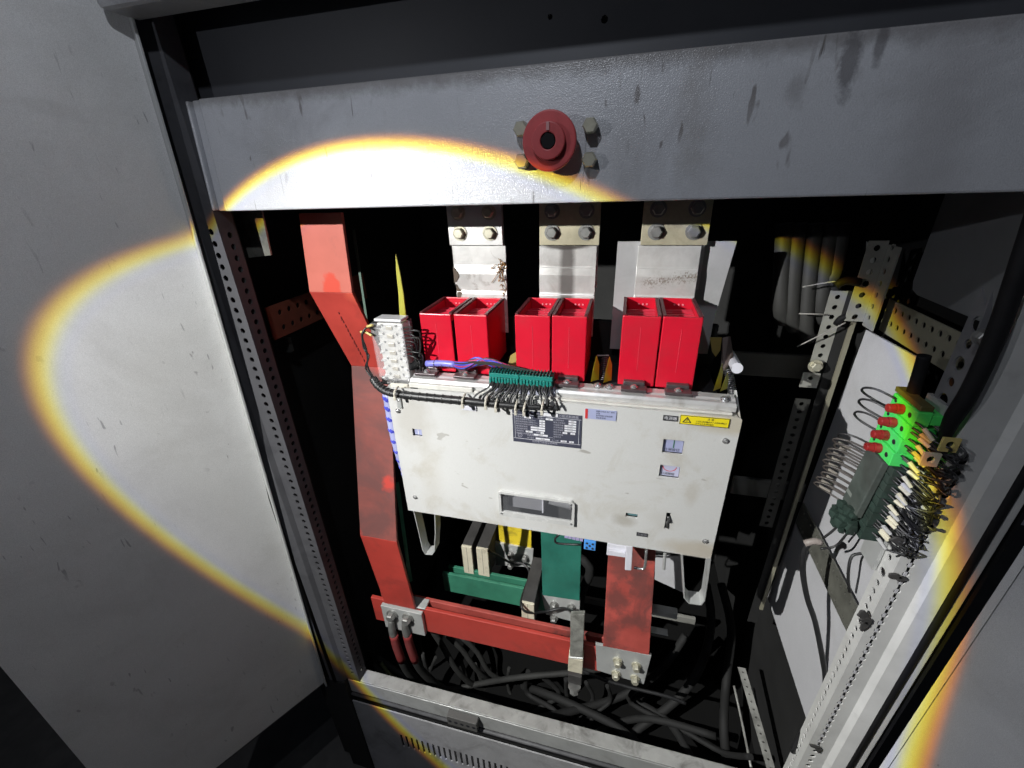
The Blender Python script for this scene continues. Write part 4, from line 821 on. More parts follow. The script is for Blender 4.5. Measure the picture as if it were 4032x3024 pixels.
# big conduits at the right rear
for k, (x, x2, yb) in enumerate([(3086, 3070, 1262), (3140, 3112, 1290), (3208, 3168, 1330), (3268, 3226, 1260), (3310, 3262, 1150)]):
    o = MB().tube([U(x+4, 880, Y=1.56), U((x+x2)/2, 1060, Y=1.56), U(x2+4, yb-50, Y=1.56), U(x2+18, yb, Y=1.58)], .024, 14, 3).build('conduit', TUBE, None, smooth=True)
    tag(o, ['grey conduit furthest left in the bundle behind the right side', 'second grey conduit from the left in the rear bundle', 'middle grey conduit reaching lowest in the rear bundle', 'grey conduit behind the perforated post', 'rightmost grey conduit with a yellow lit top'][k], 'conduit', 'conduits at the right rear')
wire([U(3160, 1130, Y=1.49), U(3260, 1112, Y=1.48), U(3372, 1100, Y=1.46)], .0022, mat('tie_dull', (.28, .27, .25), .5), 'thin nylon tie end sticking left above the perforated post', 'tie')
wire([U(3145, 1235, Y=1.49), U(3260, 1238, Y=1.48)], .0022, mat('tie_dull', (.28, .27, .25), .5), 'straight pale tie end left of the perforated post', 'tie')
wire([U(3138, 1365, Y=1.47), U(3230, 1320, Y=1.46), U(3330, 1270, Y=1.46)], .0022, mat('tie_dull', (.28, .27, .25), .5), 'slanting nylon tie end crossing the perforated post', 'tie')
tag(MB().tube([U(3295, 1275, Y=1.47), U(3310, 1255, Y=1.46), U(3335, 1245, Y=1.46)], .010, 10, 2).build('rubber_sleeve', RUB, None, smooth=True), 'black rubber sleeve stuck across the perforated post', 'sleeve')
tag(MB().tube([U(3290, 1125, Y=1.43), U(3330, 1105, Y=1.43), U(3385, 1112, Y=1.43)], .012, 10, 2).build('cable_sheath', RUB, None, smooth=True), 'short black cable sheath above the perforated post', 'cable')
bolt(U(3210, 1440, Y=1.48), (0, -1, 0), .016, .02, BOLT, bpy.data.objects['perforated_post'])
# yellow strip rising behind the clear contact block
o = MB().prism([U(1574, 1262, Y=1.13), U(1599, 1262, Y=1.13), U(1588, 1160, Y=1.13), U(1573, 1070, Y=1.13), U(1557, 1000, Y=1.13), U(1560, 1075, Y=1.13), U(1569, 1160, Y=1.13)], (.001, .003, 0)).build('plastic_strip', YSTRIP); tag(o, 'thin pointed yellow strip standing up behind the clear contact block', 'strip')
# ================================================================== CLEAR CONTACT BLOCK ON THE BREAKER
Yk = 1.06
A0 = U(1478, 1275, Y=Yk); A1 = U(1592, 1275, Y=Yk); A2 = U(1520, 1490, Y=Yk)
t = thing('contact_block', (A2.x+.04, Yk, A2.z), 'clear plastic auxiliary contact block with rows of milky teeth on the breaker left end', 'contact block')
kx0, kx1 = A2.x-.010, A2.x+.086; kz0, kz1 = A2.z-.004, A0.z+.002
MB().box(kx0+.008, kx1-.006, Yk+.004, Yk+.045, kz0, kz1).build('milky_body', mat('milky_body', (.58, .57, .55), .3, var=.15, vs=80), t, bevel=.003)
rows = 7
for i in range(rows):
    z = kz0+.012+(kz1-kz0-.026)*i/(rows-1)
    for sx in (0, 1):
        q = MB(); xc = kx0+.020 if sx == 0 else kx1-.020
        q.hexa([(xc-.012, Yk+.012, z-.008), (xc+.012, Yk+.012, z-.008), (xc+.012, Yk+.012, z+.008), (xc-.012, Yk+.012, z+.008)],
               [(xc-.001+(-.012 if not sx else .012), Yk-.004, z-.001), (xc+.001+(-.012 if not sx else .012), Yk-.004, z-.001), (xc+.001+(-.012 if not sx else .012), Yk-.004, z+.001), (xc-.001+(-.012 if not sx else .012), Yk-.004, z+.001)])
        o = q.build('barrier_tooth', CLW, t)
        screw((xc+(.006 if not sx else -.006), Yk+.0035, z+.008), (0, -1, 0), .0032, SCREW, t, 'terminal_screw')
    MB().box((kx0+kx1)/2-.010, (kx0+kx1)/2+.010, Yk-.001, Yk+.0035, z-.005, z+.006).build('contact_bridge', mat('bridge_pale', (.5, .46, .38), .3, .3), t, bevel=.001)
# clear cover plates either side and cap
MB().box(kx0-.004, kx1+.004, Yk-.012, Yk-.010, kz0+.004, kz1+.002).build('clear_front', CLEAR, t)
MB().box(kx0-.002, kx0, Yk-.006, Yk+.05, kz0, kz1+.004).build('clear_side', CLEAR, t)
MB().box(kx1, kx1+.002, Yk-.006, Yk+.05, kz0, kz1+.004).build('clear_side', CLEAR, t)
MB().box(kx0+.004, kx1-.004, Yk-.002, Yk+.046, kz1+.005, kz1+.014).build('clear_cap', mat('frosted_cap', (.62, .62, .64), .15, spec=.9), t, bevel=.003)
MB().box(kx1+.001, kx1+.004, Yk+.03, Yk+.034, kz0, kz1).build('side_post', WPLA, t)
MB().box(kx0-.006, kx1+.010, Yk-.010, Yk+.05, kz0-.012, kz0-.004).build('chrome_base', mat('chrome_base', (.6, .6, .6), .18, .8), t, bevel=.002)
screw((kx0+.006, Yk-.004, kz0+.006), (0, -1, 0), .006, SCREW, t); screw((kx1-.004, Yk-.004, kz0+.006), (0, -1, 0), .006, SCREW, t)
spring(((kx0+kx1)/2-.004, Yk-.008, kz0-.02), ((kx0+kx1)/2-.006, Yk-.006, kz0+.018), .0042, 7, .001, SCREW, t)
MB().prism([U(1535, 1525, Y=1.03), U(1600, 1530, Y=1.03), U(1612, 1545, Y=1.03), U(1545, 1550, Y=1.03)], (0, .01, .01)).build('tie_mount', TIE, t)
# wires round the contact block
def W3(pts, r, M, nm, parent, n=6, sm=4): return MB().tube([U(x, y, Y=Y) for x, y, Y in pts], r, n, sm).build(nm, M, parent, smooth=True)
t = thing('wire_bunch', tuple(U(1470, 1480, Y=1.05)), 'black wires looping round the clear contact block into a wrapped loom across the panel top', 'wires')
W3([(1478, 1300, 1.05), (1445, 1290, 1.04), (1425, 1320, 1.03), (1440, 1370, 1.03), (1448, 1415, 1.03), (1440, 1450, 1.04), (1465, 1490, 1.03)], .0030, CABLE, 'wire', t)
W3([(1480, 1320, 1.05), (1430, 1310, 1.04), (1432, 1370, 1.04), (1452, 1400, 1.03), (1446, 1440, 1.03), (1475, 1495, 1.03)], .0028, CABLE, 'wire', t)
W3([(1420, 1308, 1.04), (1435, 1306, 1.04), (1465, 1322, 1.04)], .0036, OCHRE, 'ferrule', t); W3([(1445, 1286, 1.04), (1468, 1280, 1.04)], .004, OCHRE, 'ferrule', t)
for k in range(9):
    y = 1300+k*14; xr = 1640+random.randint(-20, 22)
    W3([(1585, y-8, 1.07), (1612+random.randint(-6, 6), y-12, 1.05), (xr, y+random.randint(-12, 8), 1.05), (xr+6, y+22, 1.06), (1650+random.randint(-15, 10), y+55, 1.07), (1655+random.randint(-12, 12), 1440, 1.07)], .0028, CABLE if k % 3 else CABLG, 'wire', t)
loom = [(1468, 1490, 1.03), (1490, 1520, 1.02), (1530, 1545, 1.01), (1620, 1558, 1.005), (1720, 1568, 1.005), (1830, 1578, 1.0), (1940, 1590, 1.0), (2060, 1600, 1.0), (2180, 1606, 1.005)]
o = MB().tube([U(x, y, Y=Y) for x, y, Y in loom], lambda k: .0115 if k < .62 else .0115-.006*(k-.62)/.38, 10, 5).build('wrapped_loom', CABLE, t, smooth=True)
for k in range(16):
    f_ = .04+.60*k/16; i = int(f_*8); fr_ = f_*8-i; p = Vector(U(loom[i][0], loom[i][1], Y=loom[i][2])).lerp(U(loom[i+1][0], loom[i+1][1], Y=loom[i+1][2]), fr_)
    d = (U(loom[i+1][0], loom[i+1][1], Y=loom[i+1][2])-U(loom[i][0], loom[i][1], Y=loom[i][2])).normalized()
    q = MB(); q.cyl(p-d*.0018, p+d*.0018, .0128, n=12); q.build('loom_turn', mat('loom_grey', (.022, .022, .023), .5), o)
for (x, y) in [(1563, 1545), (1828, 1575), (1918, 1580), (1958, 1590), (2035, 1600), (2068, 1604), (2138, 1600)]:
    q = MB(); p = U(x, y, Y=1.0); q.tube([p+Vector((0, .012, .014)), p+Vector((.001, -.012, .010)), p+Vector((-.002, -.014, -.010)), p+Vector((-.002, .006, -.015))], .0035, 6, 2); q.box(p.x-.004, p.x+.004, p.y-.019, p.y-.012, p.z-.018, p.z-.006); q.build('cable_tie', TIE, t, bevel=.001)
q = MB(); p = U(1845, 1608, Y=1.012); q.box(p.x-.022, p.x+.022, YP-.005, YP-.0008, p.z-.010, p.z+.006); q.build('tie_mount', WPLA, t, bevel=.002)
# teal connectors
t = thing('connector_pair', tuple(U(2050, 1500, Y=1.03)), 'pair of teal screw terminal connectors in front of the arc chutes', 'connector')
ca = U(1925, 1470, Y=1.035); cb_ = U(2175, 1497, Y=1.035); cxl, cxr = ca.x, cb_.x; cz1 = (ca.z+cb_.z)/2+.008
mid = (cxl+cxr)/2-.003
for i, (u0, u1) in enumerate(((cxl, mid-.001), (mid+.001, cxr))):
    n = 10; q = MB(); q.box(u0, u1, 1.035, 1.072, cz1-.037, cz1-.004)
    for k in range(n):
        w_ = (u1-u0)/n; q.box(u0+k*w_+.0012, u0+(k+1)*w_-.0012, 1.029, 1.0348, cz1-.034-.003, cz1-.014)
        q.box(u0+k*w_, u0+k*w_+.0022, 1.035, 1.072, cz1-.0038, cz1+.002)
    cbk = q.build('connector', TEAL, t, bevel=.0008)
    for k in range(n):
        w_ = (u1-u0)/n; q = MB(); q.cyl((u0+(k+.55)*w_, 1.046, cz1-.0036), (u0+(k+.55)*w_, 1.046, cz1-.0016), .0036, n=8); q.cyl((u0+(k+.55)*w_, 1.062, cz1-.0036), (u0+(k+.55)*w_, 1.062, cz1-.0016), .0036, n=8)
        q.build('terminal_hole', PBLK, cbk)
MB().box(cxl+.004, cxr+.008, 1.038, 1.05, cz1-.068, cz1-.0375).build('header_block', mat('header_pale', (.33, .34, .42), .4, var=.2, vs=60), t, bevel=.001)
# wires falling from the connectors to the loom
t = thing('wire_fringe', tuple(U(2060, 1600, Y=1.0)), 'fringe of short black wires dropping from the teal connectors to the loom', 'wires')
for k in range(24):
    f_ = k/23; xt = cxl+(cxr-cxl)*(.03+.95*f_); xb_ = U(1850+f_*330+random.uniform(-16, 16), 1596, Y=1.0)
    if k < 5: xb_ = U(1845+k*18, 1585, Y=1.0)
    r0 = random.uniform(-.012, .012)
    pts = [(xt, 1.034, cz1-.030), (xt+r0*.3-.002, 1.018, cz1-.040), (xt*.6+xb_.x*.4+r0-.006*(1-f_), 1.006, cz1-.058+random.uniform(-.005, .003)), (xt*.25+xb_.x*.75+r0, 1.0, cz1-.080), (xb_.x, .999, xb_.z+.004), (xb_.x+random.uniform(-.01, .02), 1.002, xb_.z-.006)]
    MB().tube(pts, .0029, 6, 4).build('wire', CABLE if k % 4 else mat('wire_soft_grey', (.05, .05, .052), .4), t, smooth=True)
    if k % 2: MB().cyl((xt, 1.032, cz1-.028), (xt-.001, 1.022, cz1-.037), .0040, n=7).build('ferrule_sleeve', mat('sleeve_black', (.03, .03, .03), .35), t)
# violet sleeve and coloured wires
t = thing('wire_bundle', tuple(U(1800, 1440, Y=1.07)), 'violet sleeved bundle fanning out into blue and magenta wires before the chutes', 'wires')
vs_ = [(1680, 1432, 1.065), (1740, 1430, 1.062), (1795, 1435, 1.060)]
MB().tube([U(x, y, Y=Y) for x, y, Y in vs_], .0095, 12, 3).build('violet_sleeve', VIOL, t, smooth=True)
for x in (1712, 1742, 1775): p = U(x, 1431+(x-1712)*.06, Y=1.062); MB().cyl(p-Vector((.001, 0, 0)), p+Vector((.001, 0, 0)), .0102, n=12).build('sleeve_ring', mat('ring_dark', (.08, .08, .2), .4), t)
for k in range(16):
    a_ = 2*math.pi*k/16; M_ = (BLUEW, REDW, BLUEW, CABLE, REDW, BLUEW, CABLG)[k % 7]
    p0 = U(1792, 1435, Y=1.060)+Vector((0, .007*math.cos(a_), .008*math.sin(a_)))
    xe = cxl+(cxr-cxl)*(.02+.5*k/16+.02*random.random())
    pts = [p0, p0+Vector((.03, .002, -.003+.004*math.sin(a_))), Vector((p0.x*.45+xe*.55, 1.065, cz1+.020+.008*math.sin(a_*2))), Vector((xe, 1.062, cz1+.004))]
    MB().tube(pts, .0026, 6, 4).build('wire', M_, t, smooth=True)
for k in range(3):
    pts = [U(1790, 1428+k*3, Y=1.06), U(1900, 1425+k*4, Y=1.06), U(2000, 1440+k*4, Y=1.06), U(2165, 1475+k*3, Y=1.06)]
    MB().tube(pts, .0022, 6, 4).build('wire', CABLG, t, smooth=True)
MB().tube([U(1662, 1430, Y=1.07), U(1648, 1425, Y=1.08), U(1630, 1440, Y=1.08), U(1600, 1450, Y=1.08)], .012, 10, 3).build('black_sheath', RUB, t, smooth=True)
# blue banded bundle at the left side of the breaker
t = thing('wire_bundle', tuple(U(1560, 1850, Y=1.08)), 'blue white banded bundle hanging down the left flank of the breaker', 'wires')
vp = [(1512, 1545, 1.06), (1522, 1620, 1.06), (1536, 1710, 1.06), (1556, 1790, 1.065), (1575, 1850, 1.08), (1590, 1900, 1.09)]
MB().tube([U(x+18, y, Y=Y+.02) for x, y, Y in vp], lambda k: .020-.008*k, 12, 4).build('pale_sleeve', mat('pale_blue_sleeve', (.36, .38, .62), .35), t, smooth=True)
for k in range(9):
    f_ = .05+.9*k/9; i = int(f_*5); g_ = f_*5-i; p = U(vp[i][0]+18, vp[i][1], Y=vp[i][2]+.02).lerp(U(vp[i+1][0]+18, vp[i+1][1], Y=vp[i+1][2]+.02), g_)
    MB().cyl(p-Vector((.004, 0, .005)), p+Vector((.004, 0, .005)), .0215-.008*f_, n=12).build('blue_band', mat('blue_band', (.07, .08, .5), .35), t)
# ================================================================== TERMINALS ON THE RIGHT
XT = .665
t = thing('fuse_terminal', (XT+.03, 1.09, -.65), 'stack of four bright green fuse terminals with stubby red fuse carriers', 'terminal')
y0t, y1t = 1.040, 1.142; zt0 = -.505; hh = .0375
def tb_z(i): return zt0-hh*i
for i in range(4):
    sk = -.0045*i
    o = MB().box(XT+sk, XT+.030, y0t, y1t, tb_z(i+1)+.0012, tb_z(i)).build('terminal_body', TGRN, t, bevel=.0015)
    MB().box(XT+.031, XT+.052, y0t+.002, y1t-.02, tb_z(i+1)+.006, tb_z(i)-.006).build('terminal_tier', TGRN, o, bevel=.001)
    q = MB(); q.cyl((XT+sk-.0004, y0t+.022, tb_z(i)-.019), (XT+sk+.002, y0t+.022, tb_z(i)-.019), .0065, n=12); q.cyl((XT+sk-.0004, y1t-.016, tb_z(i)-.014), (XT+sk+.002, y1t-.016, tb_z(i)-.014), .005, n=12); q.build('screw_hole', PBLK, o)
    p = Vector((XT+sk, y0t+.052, tb_z(i)-.020))
    q = MB(); q.cyl(p, p+Vector((-.016, 0, .001)), .0130, n=16); q.cyl(p+Vector((-.016, 0, .001)), p+Vector((-.032, 0, .001)), .0120, .0100, n=16); f = q.build('fuse_carrier', FUSE, o, bevel=.002)
MB().box(XT+.004, XT+.03, y0t+.004, y1t+.01, zt0+.001, zt0+.014).build('end_cap', mat('olive_cap', (.10, .09, .03), .6), t, bevel=.002)
t = thing('terminal_strip', (XT+.03, 1.09, -.95), 'dusty dark grey terminal strip running down below the green fuse terminals', 'terminal')
zc = tb_z(4); zb_ = -.885; n = 10
MB().prism([(XT-.018, y0t+.015, zc-.001), (XT-.018, y1t-.01, zc-.001), (XT-.03, y1t-.01, zb_+.05), (XT-.03, y0t+.015, zb_+.05)], (.016, 0, 0)).build('cover_strip', TGRY, t, bevel=.002)
MB().prism([(XT-.0185, y1t-.03, zc-.10), (XT-.0185, y1t-.012, zc-.09), (XT-.0285, y1t-.012, zb_+.08), (XT-.0285, y1t-.04, zb_+.08)], (-.0008, 0, 0)).build('cover_edge', mat('cover_edge', (.2, .22, .2), .5), t)
for k in range(n):
    za = zc-.006-(zc-zb_)*k/n; dz = (zc-zb_)/n
    MB().box(XT-.002-.001*k, XT+.035, y0t-.004+.002*(k % 2), y1t-.004, za-dz+.0015, za).build('terminal_body', TGRD, t, bevel=.001)
q = MB()
for k in range(40):
    p = Vector((XT-.03+random.gauss(0, .012), y0t+.05+random.gauss(0, .02), zb_+.015+random.gauss(0, .014))); r_ = random.uniform(.006, .014)
    q.hexa([p+Vector((-r_, -r_, -r_*.6)), p+Vector((r_, -r_*.6, -r_)), p+Vector((r_*.8, r_, -r_*.4)), p+Vector((-r_, r_*.7, -r_*.7))], [p+Vector((-r_*.6, -r_, r_)), p+Vector((r_*.5, -r_, r_*.7)), p+Vector((r_, r_*.6, r_)), p+Vector((-r_, r_, r_*.5))])
q.build('crumbled_end', TGRD, t)
MB().box(.718, .728, 1.05, 1.12, -1.0, -.49).build('mounting_rail', GALV, t)
# loops at the left of the terminals
t = thing('wire_loops', (XT-.02, 1.13, -.8), 'row of black wire loops arching out left of the terminal strip', 'wires')
for k, z in enumerate([-.515, -.548, -.585, -.655, -.672, -.688, -.705, -.722, -.742, -.762, -.785, -.803, -.822]):
    ex = .036 if k < 3 else .052; x_ = XT-.01-.0015*k
    th = random.uniform(.9, 1.1)
    pts = [(x_+.01, 1.125, z), (x_-ex*.5*th, 1.15, z+.010), (x_-ex*th, 1.17, z+.006), (x_-ex*1.02*th, 1.18, z-.008), (x_-ex*.5, 1.17, z-.022), (x_+.008, 1.14, z-.030)]
    MB().tube(pts, .0030, 6, 4).build('wire', CABLE if k < 4 else mat('wire_brown_grey', (.07, .06, .055), .45), t, smooth=True)
    if k > 3: MB().cyl(Vector(pts[3])+Vector((.012, 0, -.004)), Vector(pts[4])+Vector((.01, 0, 0)), .0044, n=7).build('marker_sleeve', mat('marker_dusty', (.33, .30, .26), .5), t)
# wires with ferrules at the right of the terminals
t = thing('wire_tangle', (.72, 1.0, -.8), 'tangle of black wires with pale ferrules spilling from the terminals onto the lit post', 'wires')
random.seed(21)
for k in range(46):
    row = k//2; z = -.530-.34*row/23+random.uniform(-.006, .006)
    x_ = XT+.036+random.uniform(-.006, .004); y_ = y0t+(.0 if k % 2 else -.004)
    e = Vector((.734+random.uniform(-.02, .02), .990+random.uniform(-.01, .01), z-.022+random.uniform(-.02, .02)-.02*(row < 6)))
    s0 = Vector((x_-.03*(k % 2), y_, z)); s1 = s0+Vector((.010, -.016, -.006)); s2 = s0+Vector((.024, -.034, -.020+random.uniform(-.006, .006)))
    M_ = CABLE if k % 5 else mat('wire_soft_grey', (.05, .05, .052), .4)
    MB().tube([s0, s1, s2, (s2+e)/2+Vector((.008, -.015, random.uniform(-.015, .01))), e, e+Vector((random.uniform(-.005, .01), .02, -.03))], .0028, 6, 3).build('wire', M_, t, smooth=True)
    if k % 2:
        fm = OCHRE if row < 9 and k % 3 == 0 else (PALEF if k % 3 else mat('ferrule_white', (.45, .45, .45), .3))
        MB().cyl(s1, s2, .0052, .0044, n=8).build('ferrule', fm, t)
for (x, y) in [(3725, 1738), (3650, 1795)]:
    p = U(x, y, Y=1.0); q = MB(); plate('tag_plate', rect(p.x-.016, p.z-.018, p.x+.016, p.z+.016), [circ(p.x, p.z, .008, 12, .009)], .006, FY(.985), (0, 1, 0), OCHRE if y < 1760 else PALEF, t)
for k in range(6):
    pts = [U(3540+random.randint(-10, 20), 2000+k*8, Y=1.0), U(3590+k*6, 2070+random.randint(-10, 20), Y=.985), U(3640+random.randint(-10, 15), 2095-k*5, Y=.985), U(3655+k*3, 2050-random.randint(0, 30), Y=.985), U(3670, 1990, Y=.99)]
    MB().tube(pts, .0026, 6, 4).build('wire', CABLE, t, smooth=True)
# small wires left below the strip, hanging bracket and the long cable
wire([U(3440, 2000, Y=1.12), U(3370, 2010, Y=1.13), U(3320, 2035, Y=1.14), U(3290, 2080, Y=1.14), U(3240, 2120, Y=1.14)], .0034, CABLE, 'thin black wire bending left from the foot of the terminal strip')
wire([U(3440, 2030, Y=1.12), U(3380, 2060, Y=1.13), U(3340, 2095, Y=1.14), U(3290, 2150, Y=1.14), U(3230, 2160, Y=1.14)], .0034, CABLE, 'second thin black wire sagging left under the first one')
wire([U(3500, 2050, Y=1.1), U(3460, 2130, Y=1.12), U(3410, 2175, Y=1.12), U(3355, 2190, Y=1.12), U(3340, 2260, Y=1.10), U(3345, 2330, Y=1.10)], .0042, CABLE, 'black wire curling down beside the dark perforated rail')
wire([U(3180, 2145, Y=1.15), U(3165, 2180, Y=1.15), U(3162, 2260, Y=1.14), U(3180, 2360, Y=1.13), U(3210, 2450, Y=1.12), U(3240, 2600, Y=1.10), U(3250, 2680, Y=1.09), U(3240, 2760, Y=1.07), U(3205, 2820, Y=1.06), U(3165, 2870, Y=1.06), U(3120, 2960, Y=1.04)], .0085, CABLE, 'long black cable sagging down across the pale side sheet', 'cable', 'hanging_cable', n=10)
tag(MB().tube([U(3168, 2140, Y=1.15), U(3210, 2130, Y=1.15), U(3232, 2138, Y=1.15)], .010, 8, 2).build('cable_end', mat('cable_end', (.3, .26, .24), .4), None, smooth=True), 'short pale capped end where the hanging cable starts', 'cable')
# thick black cable crossing in front of the upper right post
o = thing('trunk_cable', tuple(U(3720, 1640, Y=.985)), 'thick black cable trunk running down in front of the right post', 'cable')
MB().tube([U(4110, 760, Y=1.02), U(4015, 1050, Y=1.0), U(3925, 1310, Y=.99), U(3825, 1530, Y=.99), U(3745, 1660, Y=1.0), U(3705, 1760, Y=1.02)], lambda k: .016-.008*max(0, k-.75)*4, 14, 5).build('trunk_sheath', RUB, o, smooth=True)
MB().tube([U(3640, 1400, Y=1.12), U(3622, 1460, Y=1.12), U(3600, 1530, Y=1.12), U(3582, 1590, Y=1.12)], .0135, 12, 4).build('branch_sheath', RUB, o, smooth=True)
# upper right perforated bits
pb = U(3800, 1360, Y=1.10)
hs = [circ(1.075, z, .016 if i % 2 else .011, 14) for i, z in enumerate(np.arange(-.62, -.26, .045))]
tag(plate('perforated_flange', [(1.04, -.66), (1.105, -.66), (1.105, -.235), (1.04, -.30)], hs, .004, FX(.722), (1, 0, 0), mat('flange_shaded', (.17, .17, .18), .5, .1, var=.2, vs=20)), 'dim flange with large round holes left of the black cable trunk', 'strip')  # dim light on the upper flange put into its darker colour
o = MB().prism([U(3912, 1140, Y=1.02), U(3842, 1330, Y=1.02), U(3892, 1390, Y=1.02), U(3900, 1300, Y=1.02)], (0, .005, 0)).build('corner_bracket', mat('flange_shaded', (.17, .17, .18), .5, .1, var=.2, vs=20)); tag(o, 'triangular dim steel corner bracket beside the cable trunk', 'bracket')
bolt(U(3862, 1325, Y=1.018), (0, -1, 0), .012, .014, BOLTG, o)
# bracket-like hooks low on the right
o = MB().ribbon([U(3128, 2262, Y=1.25), U(3080, 2430, Y=1.25), U(3072, 2452, Y=1.25), U(3045, 2448, Y=1.25), U(3035, 2425, Y=1.25), U(3066, 2270, Y=1.25)], (0, .06, 0), .012).build('hook_bracket', RUB, None) if False else None
# slanting perforated runner at the bottom right
o = plate('perforated_runner', [(0, 0), (.034, 0), (.034, .62), (0, .62)], [circ(.017, y, .006, 8) for y in np.arange(.03, .6, .045)], .006, (lambda a, b: tuple(U(2905, 2625, Y=1.5)+(U(3030, 3060, Y=1.14)-U(2905, 2625, Y=1.5))*(b/.62)+Vector((a, 0, 0)))), (0, 0, -1), mat('runner_steel', (.30, .30, .28), .4, .3, var=.35, vs=30, dirt=.6)); tag(o, 'worn perforated steel runner slanting into the bottom of the cabinet', 'rail')
tag(MB().tube([U(2890, 2700, Y=1.5), U(2925, 2860, Y=1.35), U(2965, 3060, Y=1.16)], .006, 6, 2).build('runner_edge', mat('runner_steel', (.30, .30, .28), .4), None, smooth=True), 'thin steel edge beside the perforated runner', 'rail')
# ================================================================== SILL DETAILS
t = thing('sill_terminal', (-.52, .95, -2.24), 'small dark terminal block with round holes fixed on the sill face', 'terminal')
a = U(1760, 2815, Y=.975); b = U(1880, 2868, Y=.975)
MB().box(a.x, b.x, .968, 1.002, a.z-.062, a.z+.002).build('terminal_body', mat('dusty_black_terminal', (.085, .083, .08), .7), t, bevel=.003)
for k in range(5): q = MB(); q.cyl((a.x+(b.x-a.x)*(k+.5)/5, .9676, a.z-.030), (a.x+(b.x-a.x)*(k+.5)/5, .970, a.z-.030), .0085, n=12); q.build('screw_hole', PBLK, t)
# ================================================================== CABLES IN THE CABINET BOTTOM
def cable(pts, r, M, label, group=None, name='power_cable'):
    o = MB().tube([U(x, y, Y=Y) for x, y, Y in pts], r*.72, 12, 4).build(name, M, None, smooth=True); return tag(o, label, 'cable', group)
for k, (dx, lab) in enumerate(((0, 'left cable with red heat shrink bolted to the left joint plate'), (53, 'right cable with red heat shrink bolted to the left joint plate'))):
    t = thing('lug_cable', tuple(U(1545+dx, 2600, Y=1.13)), lab, 'cable', 'cables bolted to the joint plate')
    MB().tube([U(1540+dx, 2440, Y=1.125), U(1542+dx, 2475, Y=1.12), U(1550+dx, 2500, Y=1.125)], lambda q_: .013+.006*q_, 10, 3).build('lug', BOLTG, t, smooth=True)
    MB().tube([U(1550+dx, 2498, Y=1.125), U(1562+dx, 2545, Y=1.13), U(1582+dx, 2600, Y=1.14)], .0205, 12, 3).build('heat_shrink', CABR, t, smooth=True)
    MB().tube([U(1580+dx, 2595, Y=1.14), U(1610+dx*1.1, 2650, Y=1.17), U(1680+dx*1.3, 2715, Y=1.25), U(1790+dx*1.3, 2750, Y=1.4)], .020, 12, 4).build('sheath', CABLG, t, smooth=True)
GR = 'grey power cables coiling in the cabinet bottom'
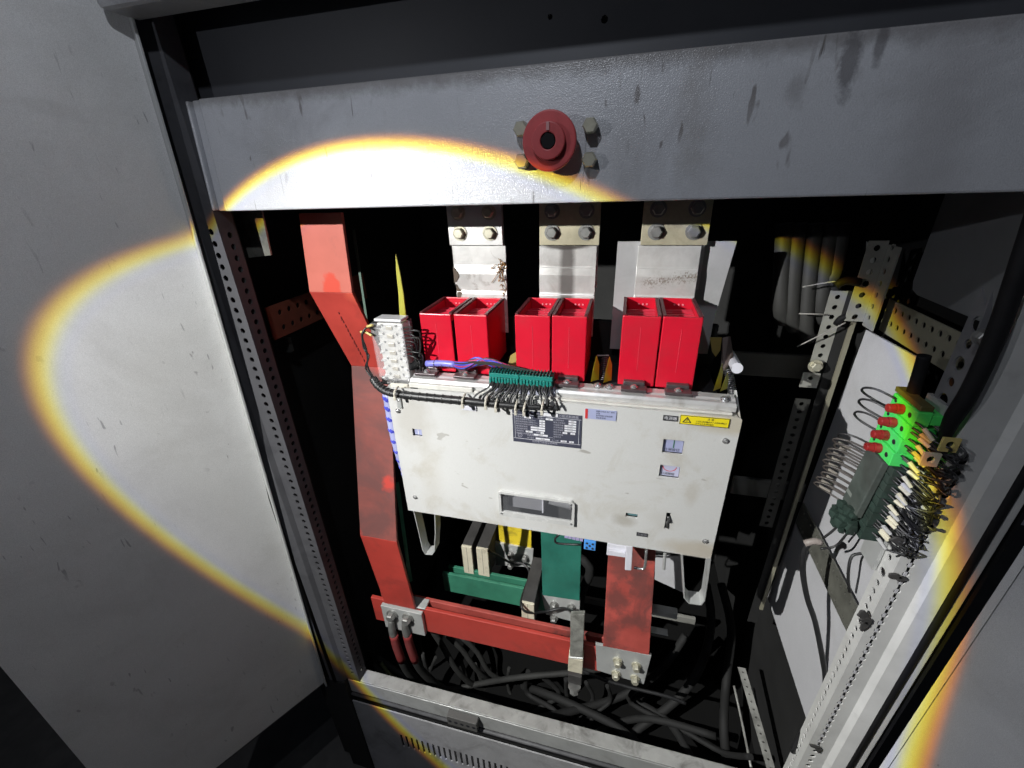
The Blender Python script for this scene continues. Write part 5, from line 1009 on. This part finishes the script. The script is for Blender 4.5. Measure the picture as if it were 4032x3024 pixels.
specs = [([(1700, 2480, 1.35), (1740, 2540, 1.35), (1800, 2640, 1.35), (1870, 2700, 1.4), (1960, 2720, 1.5)], .022, 'grey cable dropping just right of the lug cables'),
 ([(1760, 2500, 1.4), (1820, 2560, 1.4), (1880, 2640, 1.4), (1950, 2690, 1.5)], .020, 'second grey cable falling behind the red busbar'),
 ([(1820, 2510, 1.45), (1880, 2570, 1.45), (1930, 2650, 1.45), (2020, 2700, 1.5)], .020, 'third grey cable falling behind the red busbar'),
 ([(1640, 2420, 1.5), (1660, 2580, 1.5), (1720, 2660, 1.45), (1860, 2760, 1.4)], .019, 'thin grey cable curving left of the falling bunch'),
 ([(1490, 2590, 1.35), (1560, 2640, 1.3), (1660, 2700, 1.3), (1770, 2715, 1.35), (1900, 2690, 1.4), (2060, 2665, 1.4), (2330, 2640, 1.5), (2500, 2600, 1.7)], .022, 'grey cable bending from the left along the bottom to the right'),
 ([(1400, 2560, 1.4), (1560, 2690, 1.25), (1660, 2740, 1.25), (1860, 2800, 1.35)], .018, 'short grey cable lying lowest at the left corner'),
 ([(1500, 2610, 1.30), (1540, 2660, 1.28), (1620, 2715, 1.28)], .014, 'olive tinted thin cable at the far left corner'),
 ([(1980, 2690, 1.6), (2120, 2720, 1.45), (2350, 2820, 1.35), (2480, 2900, 1.3), (2640, 3060, 1.15)], .028, 'thick dark cable slanting across the bottom middle'),
 ([(2040, 2850, 1.15), (2250, 2800, 1.35), (2450, 2740, 1.5), (2600, 2640, 1.6), (2700, 2500, 1.7)], .028, 'thick dark cable rising to the right rear'),
 ([(2500, 2760, 1.5), (2640, 2850, 1.4), (2760, 3060, 1.15)], .026, 'dark cable heading to the lower right corner'),
 ([(2780, 2300, 1.8), (2800, 2450, 1.7), (2760, 2620, 1.6), (2660, 2760, 1.5), (2480, 2900, 1.35), (2380, 3060, 1.2)], .030, 'thick dark cable hanging down behind the right side'),
 ([(2840, 2300, 1.8), (2880, 2480, 1.7), (2860, 2680, 1.6), (2850, 2850, 1.4), (2860, 3000, 1.3)], .030, 'rightmost thick dark cable hanging in the corner'),
 ([(2200, 2150, 1.8), (2320, 2230, 1.75), (2290, 2340, 1.8), (2270, 2480, 1.8)], .034, 'dark cable loop seen between the green and red tails'),
 ([(2240, 2960, 1.12), (2400, 2860, 1.4), (2560, 2830, 1.4), (2820, 2900, 1.35)], .024, 'dark cable lying across the others near the right')]
for i, (pts, r, lab) in enumerate(specs): cable(pts, r, mat('olive_cable', (.10, .11, .05), .6) if 'olive' in lab else (CABLG if i < 7 else mat('dark_power_cable', (.009, .009, .009), .8, var=.3, vs=14)), lab, GR)
random.seed(5)
for i in range(12):
    x0 = 1560+i*85+random.randint(-30, 30); xe = x0+random.randint(-260, 420)
    cable([(x0, 2560+i*14, 1.45), (x0+random.randint(-20, 90), 2680+i*8, 1.45), ((x0+xe)/2, 2760+i*9+random.randint(-30, 30), 1.38), (xe, 2830+i*12, 1.3), (xe+random.randint(-60, 140), 2980, 1.18)], random.uniform(.012, .019), CABLG if i < 6 else mat('dark_power_cable', (.009, .009, .009), .8), ('thin dark loose cable %s on the cabinet bottom' % ['at the far left under the lug cables', 'just right of the lug cables', 'under the falling grey cables', 'left of the middle under the red busbar', 'below the middle of the red busbar', 'left of the steel capped bracket', 'beneath the steel capped bracket', 'right of the steel capped bracket', 'below the bolted plate of the red tail', 'right of the red tail plate', 'near the right rear corner', 'closest to the perforated runner'][i]), 'loose cables tangled on the cabinet bottom', 'loose_cable')
wire([U(2240, 2620, Y=1.25), U(2420, 2690, Y=1.25), U(2620, 2740, Y=1.25), U(2700, 2770, Y=1.25)], .008, CABLE, 'thin black cable slanting right below the lower joint plate', 'cable')
for o in bpy.data.objects:
    if o.type == 'MESH' and not o.data.materials: o.data.materials.append(GALV)
